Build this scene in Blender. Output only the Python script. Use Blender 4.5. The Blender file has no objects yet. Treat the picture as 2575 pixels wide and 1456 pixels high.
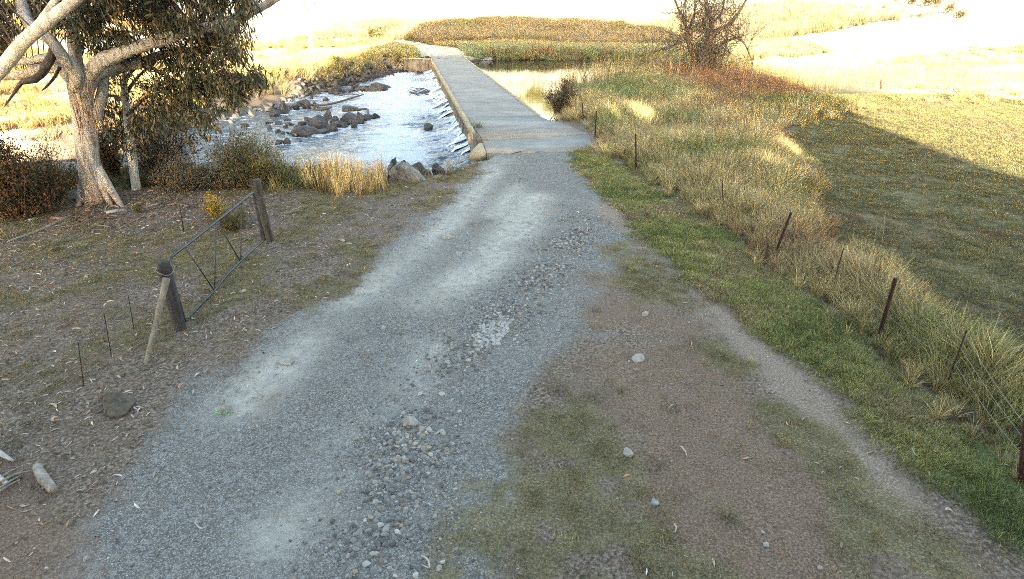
import bpy, math, random
import numpy as np
from mathutils import Vector, Matrix, noise as mnoise
R = math.radians
random.seed(7)
rng = np.random.default_rng(11)
S = bpy.context.scene
COL = S.collection

# ------------------------------------------------------------------ camera, light
CAM_H = 4.5
PITCH = R(25.7)
F = 1462.0            # focal length in pixels of a 2575 wide frame
cam_d = bpy.data.cameras.new('camera')
cam_d.sensor_width = 36
cam_d.lens = 36 * F / 2575
cam_d.clip_start = 0.05
cam_d.clip_end = 3000
cam = bpy.data.objects.new('camera', cam_d)
cam.location = (0, 0, CAM_H)
cam.rotation_euler = (math.pi / 2 - PITCH, 0, 0)
COL.objects.link(cam)
S.camera = cam

SUN_EL = R(8.0)
TAN = math.tan(SUN_EL)
world = bpy.data.worlds.new('World')
S.world = world
world.use_nodes = True
wn = world.node_tree
wn.nodes.clear()
sky = wn.nodes.new('ShaderNodeTexSky')
sky.sky_type = 'NISHITA'
sky.sun_disc = False
sky.sun_elevation = SUN_EL
sky.sun_rotation = math.pi
sky.air_density = 1.0
sky.dust_density = 2.6
sky.ozone_density = 0.3
bg = wn.nodes.new('ShaderNodeBackground')
bg.inputs['Strength'].default_value = 0.15
wo = wn.nodes.new('ShaderNodeOutputWorld')
wn.links.new(sky.outputs[0], bg.inputs['Color'])
wn.links.new(bg.outputs[0], wo.inputs['Surface'])
sun_d = bpy.data.lights.new('sun', 'SUN')
sun_d.energy = 5.0
sun_d.angle = R(0.5)
sun_d.color = (1.0, 0.84, 0.60)
sun = bpy.data.objects.new('sun', sun_d)
sun.rotation_euler = (math.pi / 2 - SUN_EL, 0, 0)
sun.location = (0, -60, 40)
COL.objects.link(sun)
S.view_settings.view_transform = 'Standard'
S.view_settings.look = 'None'
S.view_settings.gamma = 1.0
S.view_settings.use_curve_mapping = False
S.view_settings.exposure = 3.28
S.render.film_transparent = False
try:
    S.cycles.max_bounces = 5
    S.cycles.diffuse_bounces = 2
    S.cycles.glossy_bounces = 3
    S.cycles.transparent_max_bounces = 8
    S.cycles.use_denoising = False
    S.cycles.filter_width = 1.0
    S.cycles.sample_clamp_indirect = 0.25
except Exception:
    pass

# ------------------------------------------------------------------ pixel -> world
CT, ST = math.cos(PITCH), math.sin(PITCH)
def ray(px, py):
    u, v = px - 1287.5, py - 728
    return (u, F * CT - v * ST, -(F * ST + v * CT))
def G(px, py, z=0.0):                       # on the plane of height z
    a = ray(px, py)
    s = (CAM_H - z) / -a[2]
    return (a[0] * s, a[1] * s, z)
def P(px, py, Y):                           # at distance Y ahead
    a = ray(px, py)
    s = Y / a[1]
    return Vector((a[0] * s, Y, CAM_H + a[2] * s))
def PX(px, py, X):                          # on the plane x = X
    a = ray(px, py)
    s = X / a[0]
    return Vector((X, a[1] * s, CAM_H + a[2] * s))
def proj(x, y, z):
    d = CAM_H - z
    dep = y * CT + d * ST
    dep = np.where(np.abs(dep) < 1e-3, 1e-3, dep)
    v = (d * CT - y * ST) / dep * F
    return x / dep * F + 1287.5, v + 728, dep
def mpp(Y, z=0):                            # metres per pixel at distance Y
    return (Y * CT + (CAM_H - z) * ST) / F

# ------------------------------------------------------------------ numpy noise
def _hash(ix, iy, seed):
    n = (ix.astype(np.int64) * 374761393 + iy.astype(np.int64) * 668265263 + seed * 1442695041) & 0xffffffff
    n = ((n ^ (n >> 13)) * 1274126177) & 0xffffffff
    return ((n ^ (n >> 16)) & 0xffff) / 65535.0
def vnoise(x, y, s, seed=0):
    x = np.asarray(x, float) / s; y = np.asarray(y, float) / s
    ix, iy = np.floor(x), np.floor(y)
    fx, fy = x - ix, y - iy
    fx, fy = fx * fx * (3 - 2 * fx), fy * fy * (3 - 2 * fy)
    a, b = _hash(ix, iy, seed), _hash(ix + 1, iy, seed)
    c, d = _hash(ix, iy + 1, seed), _hash(ix + 1, iy + 1, seed)
    return (a + (b - a) * fx) * (1 - fy) + (c + (d - c) * fx) * fy - 0.5
def fbm(x, y, s, seed=0, o=4):
    r = 0; a = 1
    for i in range(o):
        r = r + a * vnoise(x, y, s, seed + i * 17); s /= 2.1; a *= .5
    return r
def sst(a, b, t):
    t = np.clip((t - a) / (b - a), 0, 1)
    return t * t * (3 - 2 * t)
def sdf(poly, X, Y):
    X = np.asarray(X, float); Y = np.asarray(Y, float)
    d = np.full(X.shape, 1e9); ins = np.zeros(X.shape, bool)
    n = len(poly)
    for i in range(n):
        ax, ay = poly[i][:2]; bx, by = poly[(i + 1) % n][:2]
        ex, ey = bx - ax, by - ay
        t = np.clip(((X - ax) * ex + (Y - ay) * ey) / (ex * ex + ey * ey + 1e-12), 0, 1)
        d = np.minimum(d, (X - ax - ex * t) ** 2 + (Y - ay - ey * t) ** 2)
        cond = (ay > Y) != (by > Y)
        xi = ex * (Y - ay) / (ey if abs(ey) > 1e-12 else 1e-12) + ax
        ins ^= cond & (X < xi)
    d = np.sqrt(d)
    return np.where(ins, -d, d)
def line_d(pts, X, Y):
    X = np.asarray(X, float); Y = np.asarray(Y, float)
    d = np.full(X.shape, 1e9)
    for i in range(len(pts) - 1):
        ax, ay = pts[i][:2]; bx, by = pts[i + 1][:2]
        ex, ey = bx - ax, by - ay
        t = np.clip(((X - ax) * ex + (Y - ay) * ey) / (ex * ex + ey * ey + 1e-12), 0, 1)
        d = np.minimum(d, (X - ax - ex * t) ** 2 + (Y - ay - ey * t) ** 2)
    return np.sqrt(d)
def pg(*pts, z=0.0):
    return [G(a, b, z)[:2] for a, b in pts]

# ------------------------------------------------------------------ plan of the place
WZL, WZR = -1.3, -0.38                       # downstream and upstream water levels
BN, BF = np.array([-0.94, 20.6]), np.array([-8.05, 62.6])      # bridge left edge
BD = (BF - BN) / np.linalg.norm(BF - BN)
BP = np.array([BD[1], -BD[0]])               # to the right of it
BW, BL = 3.4, float(np.linalg.norm(BF - BN))
def bp(s, t, z=0.0):                         # along, across, height on the bridge
    q = BN + BD * s + BP * t
    return (float(q[0]), float(q[1]), z)
river = [bp(4.2, .6)[:2], bp(BL - 1, .6)[:2], G(1000, 178, WZL)[:2], G(905, 203, WZL)[:2], G(830, 222, WZL)[:2],
         G(740, 244, WZL)[:2], G(640, 272, WZL)[:2], G(540, 300, WZL)[:2], G(420, 345, WZL)[:2], G(320, 388, WZL)[:2],
         (-24, 20.5), (-40, 16), (-60, 8), (-55, 3), (-30, 13.5), (-19, 17.2), (G(300, 425)[0], G(300, 425)[1] + .6), (G(520, 436)[0], G(520, 436)[1] + 1), (G(750, 440)[0], G(750, 440)[1] + 1),
         (G(940, 448)[0], G(940, 448)[1] + 1), (G(1050, 440)[0], G(1050, 440)[1] + 1), (G(1120, 418)[0], G(1120, 418)[1] + .9), (G(1165, 400)[0], G(1165, 400)[1] + .6)]
pool = [bp(5.6, BW - .5)[:2], G(1400, 296, WZR)[:2], G(1394, 255, WZR)[:2], G(1412, 222, WZR)[:2], G(1530, 208, WZR)[:2],
        G(1572, 186, WZR)[:2], (16, 54), (22, 57), (25, 62), (22, 67), G(1700, 151, WZR)[:2],
        G(1500, 152, WZR)[:2], G(1330, 151, WZR)[:2], G(1210, 152, WZR)[:2], bp(BL - 1, BW - .5)[:2]]
underdeck = [bp(2.0, .25)[:2], bp(2.0, BW - .2)[:2], bp(BL - .6, BW - .2)[:2], bp(BL - .6, .25)[:2]]
apron = [G(1190, 322)[:2], G(1362, 300)[:2], G(1430, 317)[:2], G(1478, 338)[:2], G(1488, 366)[:2], G(1420, 376)[:2], G(1225, 378)[:2]]

road_poly = pg((1222, 375), (1205, 430), (1150, 490), (1070, 545), (985, 610), (900, 690), (790, 775), (650, 880), (545, 975),
               (470, 1060), (390, 1150), (285, 1260), (180, 1370), (80, 1480), (-140, 1700), (1100, 1700),
               (1150, 1500), (1185, 1400), (1215, 1300), (1250, 1200), (1290, 1100), (1350, 1000), (1410, 900), (1450, 800),
               (1490, 720), (1540, 650), (1560, 590), (1500, 480), (1460, 420), (1440, 375))
far_road = pg((1083, 153), (1172, 150), (1160, 140), (1120, 127), (1060, 117), (1000, 112), (900, 112), (700, 118), (700, 124), (920, 119), (1010, 121), (1045, 127), (1065, 140))
green_poly = pg((1440, 378), (1490, 372), (1560, 420), (1640, 480), (1760, 545), (1900, 655), (2040, 765), (2180, 885), (2330, 1000),
                (2480, 1130), (2620, 1260), (2700, 1500), (2620, 1480), (2450, 1290), (2300, 1170), (2120, 1010), (1960, 870), (1840, 770), (1700, 650),
                (1590, 560), (1520, 480), (1470, 430))
dark_green = pg((1500, 620), (1580, 610), (1700, 720), (1850, 830), (1980, 960), (2120, 1080), (2300, 1250), (2480, 1400), (2500, 1560), (2200, 1560), (2080, 1330),
                (1950, 1130), (1800, 960), (1660, 820), (1560, 720))
olive_poly = pg((1260, 1060), (1420, 960), (1560, 960), (1620, 1080), (1650, 1200), (1750, 1330), (1900, 1440), (1900, 1600), (1050, 1600), (1120, 1440), (1170, 1290), (1200, 1150))
tan_line = pg((1520, 520), (1620, 620), (1740, 720), (1860, 830), (1990, 960), (2120, 1100), (2230, 1250), (2360, 1400), (2460, 1560))
brown_line = pg((1480, 700), (1610, 840), (1700, 990), (1830, 1130), (1900, 1280), (2060, 1440), (2150, 1560))
brown_line2 = pg((1640, 1180), (1650, 1280), (1700, 1330), (1900, 1400))
red_corner = pg((-300, 1130), (60, 1180), (150, 1300), (190, 1480), (150, 1700), (-500, 1700))
left_green = [pg((60, 620), (220, 570), (240, 610), (170, 680), (90, 700)), pg((360, 590), (480, 570), (700, 600), (720, 680), (560, 700), (400, 650)),
              pg((700, 740), (860, 700), (900, 720), (780, 770)), pg((1090, 490), (1110, 440), (1200, 392), (1222, 388), (1208, 430), (1150, 486)),
              pg((700, 520), (900, 515), (950, 540), (800, 560)), pg((860, 610), (980, 590), (940, 650), (850, 680))]
tall_poly = [G(1392, 300)[:2], G(1470, 320)[:2], G(1520, 372)[:2], G(1600, 430)[:2], G(1800, 545)[:2], G(1940, 650)[:2], G(2080, 770)[:2], G(2210, 880)[:2],
             G(2350, 1000)[:2], G(2500, 1120)[:2], G(2700, 1290)[:2], G(2760, 1130)[:2], G(2600, 940)[:2], G(2450, 850)[:2], G(2300, 740)[:2], G(2160, 640)[:2],
             G(2050, 540)[:2], G(2030, 450)[:2], G(1975, 400)[:2], G(1960, 350)[:2], G(2100, 300)[:2], G(2190, 290)[:2], (16.6, 33), (17, 45), (19, 52), (12, 52.5), G(1572, 186)[:2], G(1530, 208)[:2],
             G(1412, 222)[:2], G(1398, 250)[:2]]
dust1 = pg((1260, 400), (1130, 560), (960, 700), (800, 830), (600, 1010))
dust2 = pg((1350, 500), (1290, 590), (1190, 690), (1080, 760))
dust3 = pg((1085, 880), (1040, 970), (930, 1090), (820, 1200), (700, 1330))
dust4 = pg((1300, 470), (1240, 540))
coarse_line = pg((1460, 560), (1400, 660), (1300, 770), (1200, 860), (1120, 950), (1060, 1080), (980, 1200), (940, 1330), (1000, 1460), (1010, 1560))
bank_clump = pg((700, 470), (720, 400), (850, 372), (960, 400), (985, 470), (900, 495))

def height(X, Y):
    X = np.asarray(X, float); Y = np.asarray(Y, float)
    h = np.zeros(X.shape)
    r = np.hypot(X, Y)
    h += fbm(X, Y, 3.0, 3) * .06 * sst(0, 4, line_d(tan_line + pg((1000, 900), (1320, 420)), X, Y)) + fbm(X, Y, .5, 5, 3) * .018
    near_road = sst(.6, -.6, sdf(road_poly, X, Y))
    h += near_road * (-.03 * np.exp(-(line_d(dust1, X, Y) / .45) ** 2) - .03 * np.exp(-(line_d(dust3, X, Y) / .45) ** 2) + .02)
    # land right of the fence, low mounds
    h += sst(9, 16, X) * sst(50, 30, Y) * .25
    h += fbm(X, Y, 12, 9) * .5 * sst(26, 60, Y)
    # far bank and the field beyond the pool
    h += sst(67, 72, Y) * .35 + fbm(X, Y, 14, 141, 3) * .5 * sst(72, 90, Y) * sst(200, 120, Y) + sst(80, 124, Y) * 1.8 - sst(122, 150, Y) * .8 * sst(-40, 0, X)
    # far hills facing the sun
    h += np.clip(Y - 150, 0, 500) * .20 * (1 + .25 * fbm(X, Y, 140, 21, 3)) * sst(150, 260, Y)
    # left hillside
    lx = np.clip(-X - 27 - .1 * np.clip(Y - 30, 0, 60), 0, 400)
    h += lx * .17 * sst(4, 30, Y) + sst(0, 60, lx) * fbm(X, Y, 30, 4) * 2.5
    # right hillside
    rx = np.clip(X - 30, 0, 400)
    h += rx * .16 + sst(0, 50, rx) * fbm(X, Y, 26, 8) * 2.0
    # low rise behind the camera
    h += sst(-2, -22, Y) * 6 * sst(14.5, 9, np.abs(X))
    # river and pool
    dl = sdf(river, X, Y) + fbm(X, Y, 2.2, 31, 3) * .7 * sst(-3, -7, X)
    dr = sdf(pool, X, Y) + fbm(X, Y, 2.5, 33, 3) * .5
    du = sdf(underdeck, X, Y)
    kl = sst(1.15, -.5, dl)
    h = h * (1 - kl) + (WZL - .35) * kl
    kr = sst(.9, -.7, dr)
    h = h * (1 - kr) + (WZR - .5) * kr
    ku = sst(.25, -.1, du)
    h = h * (1 - ku) - 1.8 * ku
    ka = sst(.12, -.1, sdf(apron, X, Y))
    h = h * (1 - ka) - .10 * ka
    return h
def zg(x, y):
    return float(height(np.array([x]), np.array([y]))[0])

def hit(px, py, y0=20.0, y1=600.0):
    a = ray(px, py); ys = np.linspace(y0, y1, 1500); xs = a[0] / a[1] * ys; zs = CAM_H + a[2] / a[1] * ys
    b = np.where(height(xs, ys) >= zs)[0]
    i = b[0] if len(b) else -1
    return float(xs[i]), float(ys[i]), float(height(xs[i:i + 1] if i >= 0 else xs[-1:], ys[i:i + 1] if i >= 0 else ys[-1:])[0])

def masks(X, Y):
    w1, w2 = fbm(X, Y, 1.6, 41, 4), fbm(X, Y, .7, 47, 4)
    wfar = fbm(X, Y, 9, 51, 4)
    m = {}
    road = sst(.75, -.65, sdf(road_poly, X, Y) + w1 * 1.0 + w2 * .3)
    m['gravel'] = np.maximum(road, sst(.3, -.3, sdf(far_road, X, Y)))
    d = np.exp(-(line_d(dust1, X, Y) / .42) ** 2) * .8 + np.exp(-(line_d(dust2, X, Y) / .5) ** 2) + np.exp(-(line_d(dust3, X, Y) / .33) ** 2) + np.exp(-(line_d(dust4, X, Y) / .3) ** 2) * .6
    m['dust'] = np.clip(d * (1.0 + 1.5 * w1), 0, 1)
    g = sst(.4, -.4, sdf(green_poly, X, Y) + w1 * .6 + w2 * .25)
    m['green'] = g
    ol = sst(.4, -.5, sdf(olive_poly, X, Y) + w1 * .9) * sst(-.35, .15, w2)
    ol = np.maximum(ol, sst(.3, -.3, sdf(dark_green, X, Y) + w1 * .5) * sst(-.25, .2, w2 + .1))
    for q in left_green:
        ol = np.maximum(ol, sst(.3, -.3, sdf(q, X, Y) + w1 * .6) * sst(-.4, .1, w2))
    m['olive'] = ol
    leftland = sst(.3, -.6, X + 1.5) * sst(24, 18, Y)
    m['olive'] = np.maximum(m['olive'], leftland * (1 - road) * sst(.0, .5, w1 + .12 + w2 * .5) * .8 * sst(4, 9, Y))
    tan = np.exp(-((line_d(tan_line, X, Y) + w2 * .25) / .30) ** 2)
    m['tan'] = np.clip(tan * (.75 + 1.6 * w1), 0, 1)
    br = np.exp(-(line_d(brown_line, X, Y) / .85) ** 2) + .9 * np.exp(-(line_d(brown_line2, X, Y) / .3) ** 2)
    m['red'] = np.clip(br * (1.1 + 1.6 * w1 + .8 * w2), 0, 1) * (1 - .6 * road)
    m['red'] = np.maximum(m['red'], sst(.5, -.3, sdf(red_corner, X, Y) + w1))
    m['red'] = np.maximum(m['red'], road * sst(.25, .6, w1 + w2 * .3) * .5)
    field = sst(-.2, .3, X - 6) * sst(.3, -.1, -sdf(tall_poly, X, Y)) * sst(60, 40, Y)
    m['field'] = field
    far = np.maximum(sst(62, 72, Y), np.maximum(sst(-19, -22, X) * sst(10, 20, Y), sst(19, 24, X)))
    m['straw'] = far
    dl = sdf(river, X, Y); dr = sdf(pool, X, Y)
    m['mud'] = np.maximum(sst(.5, -.3, dl + w1 * .6), sst(.7, 0, dr))
    return m

# ------------------------------------------------------------------ mesh helpers
def make_mesh(name, V, Fs, mats=None, smooth=False, attrs=None, matidx=None):
    me = bpy.data.meshes.new(name)
    V = np.asarray(V, np.float32)
    if isinstance(Fs, list) and len(Fs) and isinstance(Fs[0], (list, tuple)): Fs = np.array(Fs)
    groups = Fs if isinstance(Fs, list) else [Fs]
    groups = [np.asarray(g, np.int32) for g in groups if len(g)]
    nl = sum(g.size for g in groups); nf = sum(len(g) for g in groups)
    me.vertices.add(len(V)); me.vertices.foreach_set('co', V.ravel())
    me.loops.add(nl); me.loops.foreach_set('vertex_index', np.concatenate([g.ravel() for g in groups]))
    me.polygons.add(nf)
    tot = np.concatenate([np.full(len(g), g.shape[1], np.int32) for g in groups])
    st = np.concatenate([[0], np.cumsum(tot)[:-1]]).astype(np.int32)
    me.polygons.foreach_set('loop_start', st)
    me.polygons.foreach_set('loop_total', tot)
    if smooth:
        me.polygons.foreach_set('use_smooth', np.ones(nf, bool))
    if matidx is not None:
        me.polygons.foreach_set('material_index', np.asarray(matidx, np.int32))
    me.update(calc_edges=True)
    for k, a in (attrs or {}).items():
        a = np.asarray(a, np.float32)
        if a.ndim == 1:
            at = me.attributes.new(k, 'FLOAT', 'POINT'); at.data.foreach_set('value', a)
        else:
            if a.shape[1] == 3: a = np.hstack([a, np.ones((len(a), 1), np.float32)])
            at = me.attributes.new(k, 'FLOAT_COLOR', 'POINT'); at.data.foreach_set('color', a.ravel())
    for m in (mats if isinstance(mats, (list, tuple)) else [mats]):
        if m: me.materials.append(m)
    return me
def link(name, me, parent=None, loc=None):
    o = bpy.data.objects.new(name, me)
    COL.objects.link(o)
    if loc is not None: o.location = loc
    if parent: o.parent = parent
    return o
def tag(o, label=None, cat=None, group=None, kind=None):
    if label: o['label'] = label
    if cat: o['category'] = cat
    if group: o['group'] = group
    if kind: o['kind'] = kind
    return o
def empty(name, loc, label, cat, group=None):
    o = bpy.data.objects.new(name, None); COL.objects.link(o); o.location = loc
    o.empty_display_size = .2
    return tag(o, label, cat, group)

class MB:
    """collects shapes in world space; build() makes one object with its origin at 'org'"""
    def __init__(s): s.V = []; s.Q = []; s.T = []; s.A = []; s.n = 0
    def add(s, V, Q=(), T=(), a=0.0):
        V = np.asarray(V, float).reshape(-1, 3)
        if len(Q): s.Q.append(np.asarray(Q, int) + s.n)
        if len(T): s.T.append(np.asarray(T, int) + s.n)
        s.V.append(V); s.A.append(np.full(len(V), a) if np.isscalar(a) else np.asarray(a)); s.n += len(V)
    def box(s, c, size, rz=0, bev=0):
        x, y, z = [k / 2 for k in size]
        v = np.array([[-x,-y,-z],[x,-y,-z],[x,y,-z],[-x,y,-z],[-x,-y,z],[x,-y,z],[x,y,z],[-x,y,z]])
        cz, sz = math.cos(rz), math.sin(rz)
        v = v @ np.array([[cz, sz, 0], [-sz, cz, 0], [0, 0, 1]]) + np.array(c)
        s.add(v, [[0,3,2,1],[4,5,6,7],[0,1,5,4],[1,2,6,5],[2,3,7,6],[3,0,4,7]])
    def prism(s, poly, z0, z1, jit=0):
        n = len(poly)
        p = [(a, b) for a, b in [q[:2] for q in poly]]
        V = [(a, b, z0) for a, b in p] + [(a, b, z1 + (random.uniform(-jit, jit))) for a, b in p]
        cx = sum(a for a, b in p) / n; cy = sum(b for a, b in p) / n
        V += [(cx, cy, z0), (cx, cy, z1)]
        Q = [[i, (i + 1) % n, n + (i + 1) % n, n + i] for i in range(n)]
        T = [[2 * n, (i + 1) % n, i] for i in range(n)] + [[2 * n + 1, n + i, n + (i + 1) % n] for i in range(n)]
        s.add(V, Q, T)
    def tube(s, pts, rad, sides=8, rough=0, sub=4, cap=True, a=0.0):
        pts = [np.array(p, float) for p in pts]
        rad = list(rad) if hasattr(rad, '__len__') else [rad] * len(pts)
        if sub > 1 and len(pts) > 2:
            np_, nr = [], []
            for i in range(len(pts) - 1):
                p0 = pts[max(i - 1, 0)]; p1 = pts[i]; p2 = pts[i + 1]; p3 = pts[min(i + 2, len(pts) - 1)]
                for k in range(sub):
                    t = k / sub
                    np_.append(.5 * ((2 * p1) + (-p0 + p2) * t + (2 * p0 - 5 * p1 + 4 * p2 - p3) * t * t + (-p0 + 3 * p1 - 3 * p2 + p3) * t ** 3))
                    nr.append(rad[i] + (rad[i + 1] - rad[i]) * t)
            np_.append(pts[-1]); nr.append(rad[-1]); pts, rad = np_, nr
        n = len(pts)
        T = np.gradient(np.array(pts), axis=0)
        T /= np.linalg.norm(T, axis=1)[:, None] + 1e-9
        up = np.array([0, 0, 1.]) if abs(T[0][2]) < .9 else np.array([1., 0, 0])
        V = []
        u = np.cross(T[0], up); u /= np.linalg.norm(u)
        ang = np.linspace(0, 2 * math.pi, sides, endpoint=False)
        for i in range(n):
            u = u - T[i] * np.dot(u, T[i]); u /= np.linalg.norm(u) + 1e-9
            w = np.cross(T[i], u)
            rr = rad[i]
            rads = np.full(sides, rr)
            if rough:
                for k in range(sides):
                    q = pts[i] + (u * math.cos(ang[k]) + w * math.sin(ang[k])) * rr
                    f = 2.2 / max(rr * 4, .15)
                    rads[k] = rr * (1 + rough * mnoise.noise(Vector((q[0] * f, q[1] * f, q[2] * f * .35))))
            V.append(pts[i] + np.outer(np.cos(ang) * rads, u) + np.outer(np.sin(ang) * rads, w))
        V = np.concatenate(V)
        i, k = np.meshgrid(np.arange(n - 1), np.arange(sides), indexing='ij')
        k2 = (k + 1) % sides
        Q = np.stack([i * sides + k, i * sides + k2, (i + 1) * sides + k2, (i + 1) * sides + k], -1).reshape(-1, 4)
        Tt = []
        if cap:
            V = np.vstack([V, pts[0], pts[-1]])
            Tt = [[n * sides, (k + 1) % sides, k] for k in range(sides)] + [[n * sides + 1, (n - 1) * sides + k, (n - 1) * sides + (k + 1) % sides] for k in range(sides)]
        s.add(V, Q, Tt, a)
        return pts, rad
    def build(s, name, mat, parent=None, org=(0, 0, 0), smooth=False, rel=False):
        V = np.concatenate(s.V) - (0 if rel else np.array(org, float))
        Fs = []
        if s.Q: Fs.append(np.concatenate(s.Q))
        if s.T: Fs.append(np.concatenate(s.T))
        me = make_mesh(name, V, Fs, mat, smooth, {'va': np.concatenate(s.A)})
        return link(name, me, parent, None if parent else org)

# ------------------------------------------------------------------ materials
def new_mat(name):
    m = bpy.data.materials.new(name); m.use_nodes = True
    nt = m.node_tree; nt.nodes.clear()
    o = nt.nodes.new('ShaderNodeOutputMaterial'); b = nt.nodes.new('ShaderNodeBsdfPrincipled')
    nt.links.new(b.outputs[0], o.inputs['Surface'])
    return m, nt, b
class NT:
    def __init__(s, nt): s.nt = nt
    def n(s, t, **kw):
        x = s.nt.nodes.new(t)
        for k, v in kw.items(): setattr(x, k, v)
        return x
    def l(s, a, b): s.nt.links.new(a, b)
    def pos(s, scale=(1, 1, 1), rot=(0, 0, 0), obj=False):
        if obj:
            g = s.n('ShaderNodeTexCoord').outputs['Object']
        else:
            g = s.n('ShaderNodeNewGeometry').outputs['Position']
        mp = s.n('ShaderNodeMapping'); mp.inputs['Scale'].default_value = scale; mp.inputs['Rotation'].default_value = rot
        s.l(g, mp.inputs[0]); return mp.outputs[0]
    def noise(s, vec, scale, detail=3, rough=.6):
        x = s.n('ShaderNodeTexNoise'); x.inputs['Scale'].default_value = scale; x.inputs['Detail'].default_value = detail
        x.inputs['Roughness'].default_value = rough; s.l(vec, x.inputs['Vector']); return x.outputs['Fac']
    def voro(s, vec, scale, feat='F1', out='Distance'):
        x = s.n('ShaderNodeTexVoronoi'); x.feature = feat; x.inputs['Scale'].default_value = scale; s.l(vec, x.inputs['Vector']); return x.outputs[out]
    def ramp(s, fac, stops):
        x = s.n('ShaderNodeValToRGB'); e = x.color_ramp.elements
        while len(e) > 1: e.remove(e[-1])
        for i, (p, c) in enumerate(stops):
            if not hasattr(c, '__len__'): c = (c, c, c)
            el = e[0] if i == 0 else e.new(p)
            el.position = p; el.color = (*c, 1)
        s.l(fac, x.inputs[0]); return x.outputs[0]
    def mix(s, fac, a, b, mode='MIX'):
        x = s.n('ShaderNodeMix', data_type='RGBA', blend_type=mode)
        for sock, val in ((x.inputs[0], fac), (x.inputs[6], a), (x.inputs[7], b)):
            if isinstance(val, (int, float)): sock.default_value = val
            elif isinstance(val, tuple): sock.default_value = (*val, 1)
            else: s.l(val, sock)
        return x.outputs[2]
    def math(s, op, a, b=0.0, c=None):
        x = s.n('ShaderNodeMath', operation=op)
        for i, val in enumerate((a, b, c)):
            if val is None: continue
            if isinstance(val, (int, float)): x.inputs[i].default_value = val
            else: s.l(val, x.inputs[i])
        return x.outputs[0]
    def attr(s, name, inst=False):
        x = s.n('ShaderNodeAttribute'); x.attribute_name = name
        if inst: x.attribute_type = 'INSTANCER'
        return x
    def bump(s, hgt, strength, dist, bsdf):
        x = s.n('ShaderNodeBump'); x.inputs['Strength'].default_value = strength; x.inputs['Distance'].default_value = dist
        s.l(hgt, x.inputs['Height']); s.l(x.outputs[0], bsdf.inputs['Normal'])

def simple_mat(name, c1, c2, scale=8, rough=.85, stretch=(1, 1, 1), bump=.3, bd=.01, metal=0, spec=.3, obj=False, c3=None, c3s=(.55, .7)):
    m, nt, b = new_mat(name); t = NT(nt)
    v = t.pos(stretch, obj=obj)
    n1 = t.noise(v, scale, 5, .65)
    col = t.ramp(n1, [(.32, c1), (.66, c2)])
    if c3:
        n2 = t.noise(v, scale * .35, 3, .6)
        k = t.ramp(n2, [(c3s[0], 0.0), (c3s[1], 1.0)])
        col = t.mix(k, col, c3)
    t.l(col, b.inputs['Base Color'])
    b.inputs['Roughness'].default_value = rough; b.inputs['Metallic'].default_value = metal
    b.inputs['Specular IOR Level'].default_value = spec
    if bump: t.bump(t.noise(v, scale * 2.5, 4, .7), bump, bd, b)
    return m

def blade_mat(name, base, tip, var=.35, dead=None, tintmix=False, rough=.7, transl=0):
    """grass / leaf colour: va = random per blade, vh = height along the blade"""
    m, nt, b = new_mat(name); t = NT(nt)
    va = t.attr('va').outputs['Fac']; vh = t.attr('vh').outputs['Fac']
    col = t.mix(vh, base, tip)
    if dead:
        col = t.mix(t.ramp(va, [(.55, 0.0), (.75, 1.0)]), col, dead)
    oi = t.n('ShaderNodeObjectInfo').outputs['Random']
    k = t.math('ADD', t.math('MULTIPLY', va, var * 1.2), t.math('MULTIPLY', oi, var))
    k = t.math('ADD', k, 1 - var * 1.1)
    mul = t.n('ShaderNodeVectorMath', operation='SCALE'); t.l(col, mul.inputs[0]); t.l(k, mul.inputs['Scale'])
    out = mul.outputs[0]
    if tintmix:
        ti = t.attr('tint', True).outputs['Color']
        out = t.mix(1.0, out, ti, 'MULTIPLY')
    t.l(out, b.inputs['Base Color'])
    b.inputs['Roughness'].default_value = rough; b.inputs['Specular IOR Level'].default_value = .2
    return m

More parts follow.
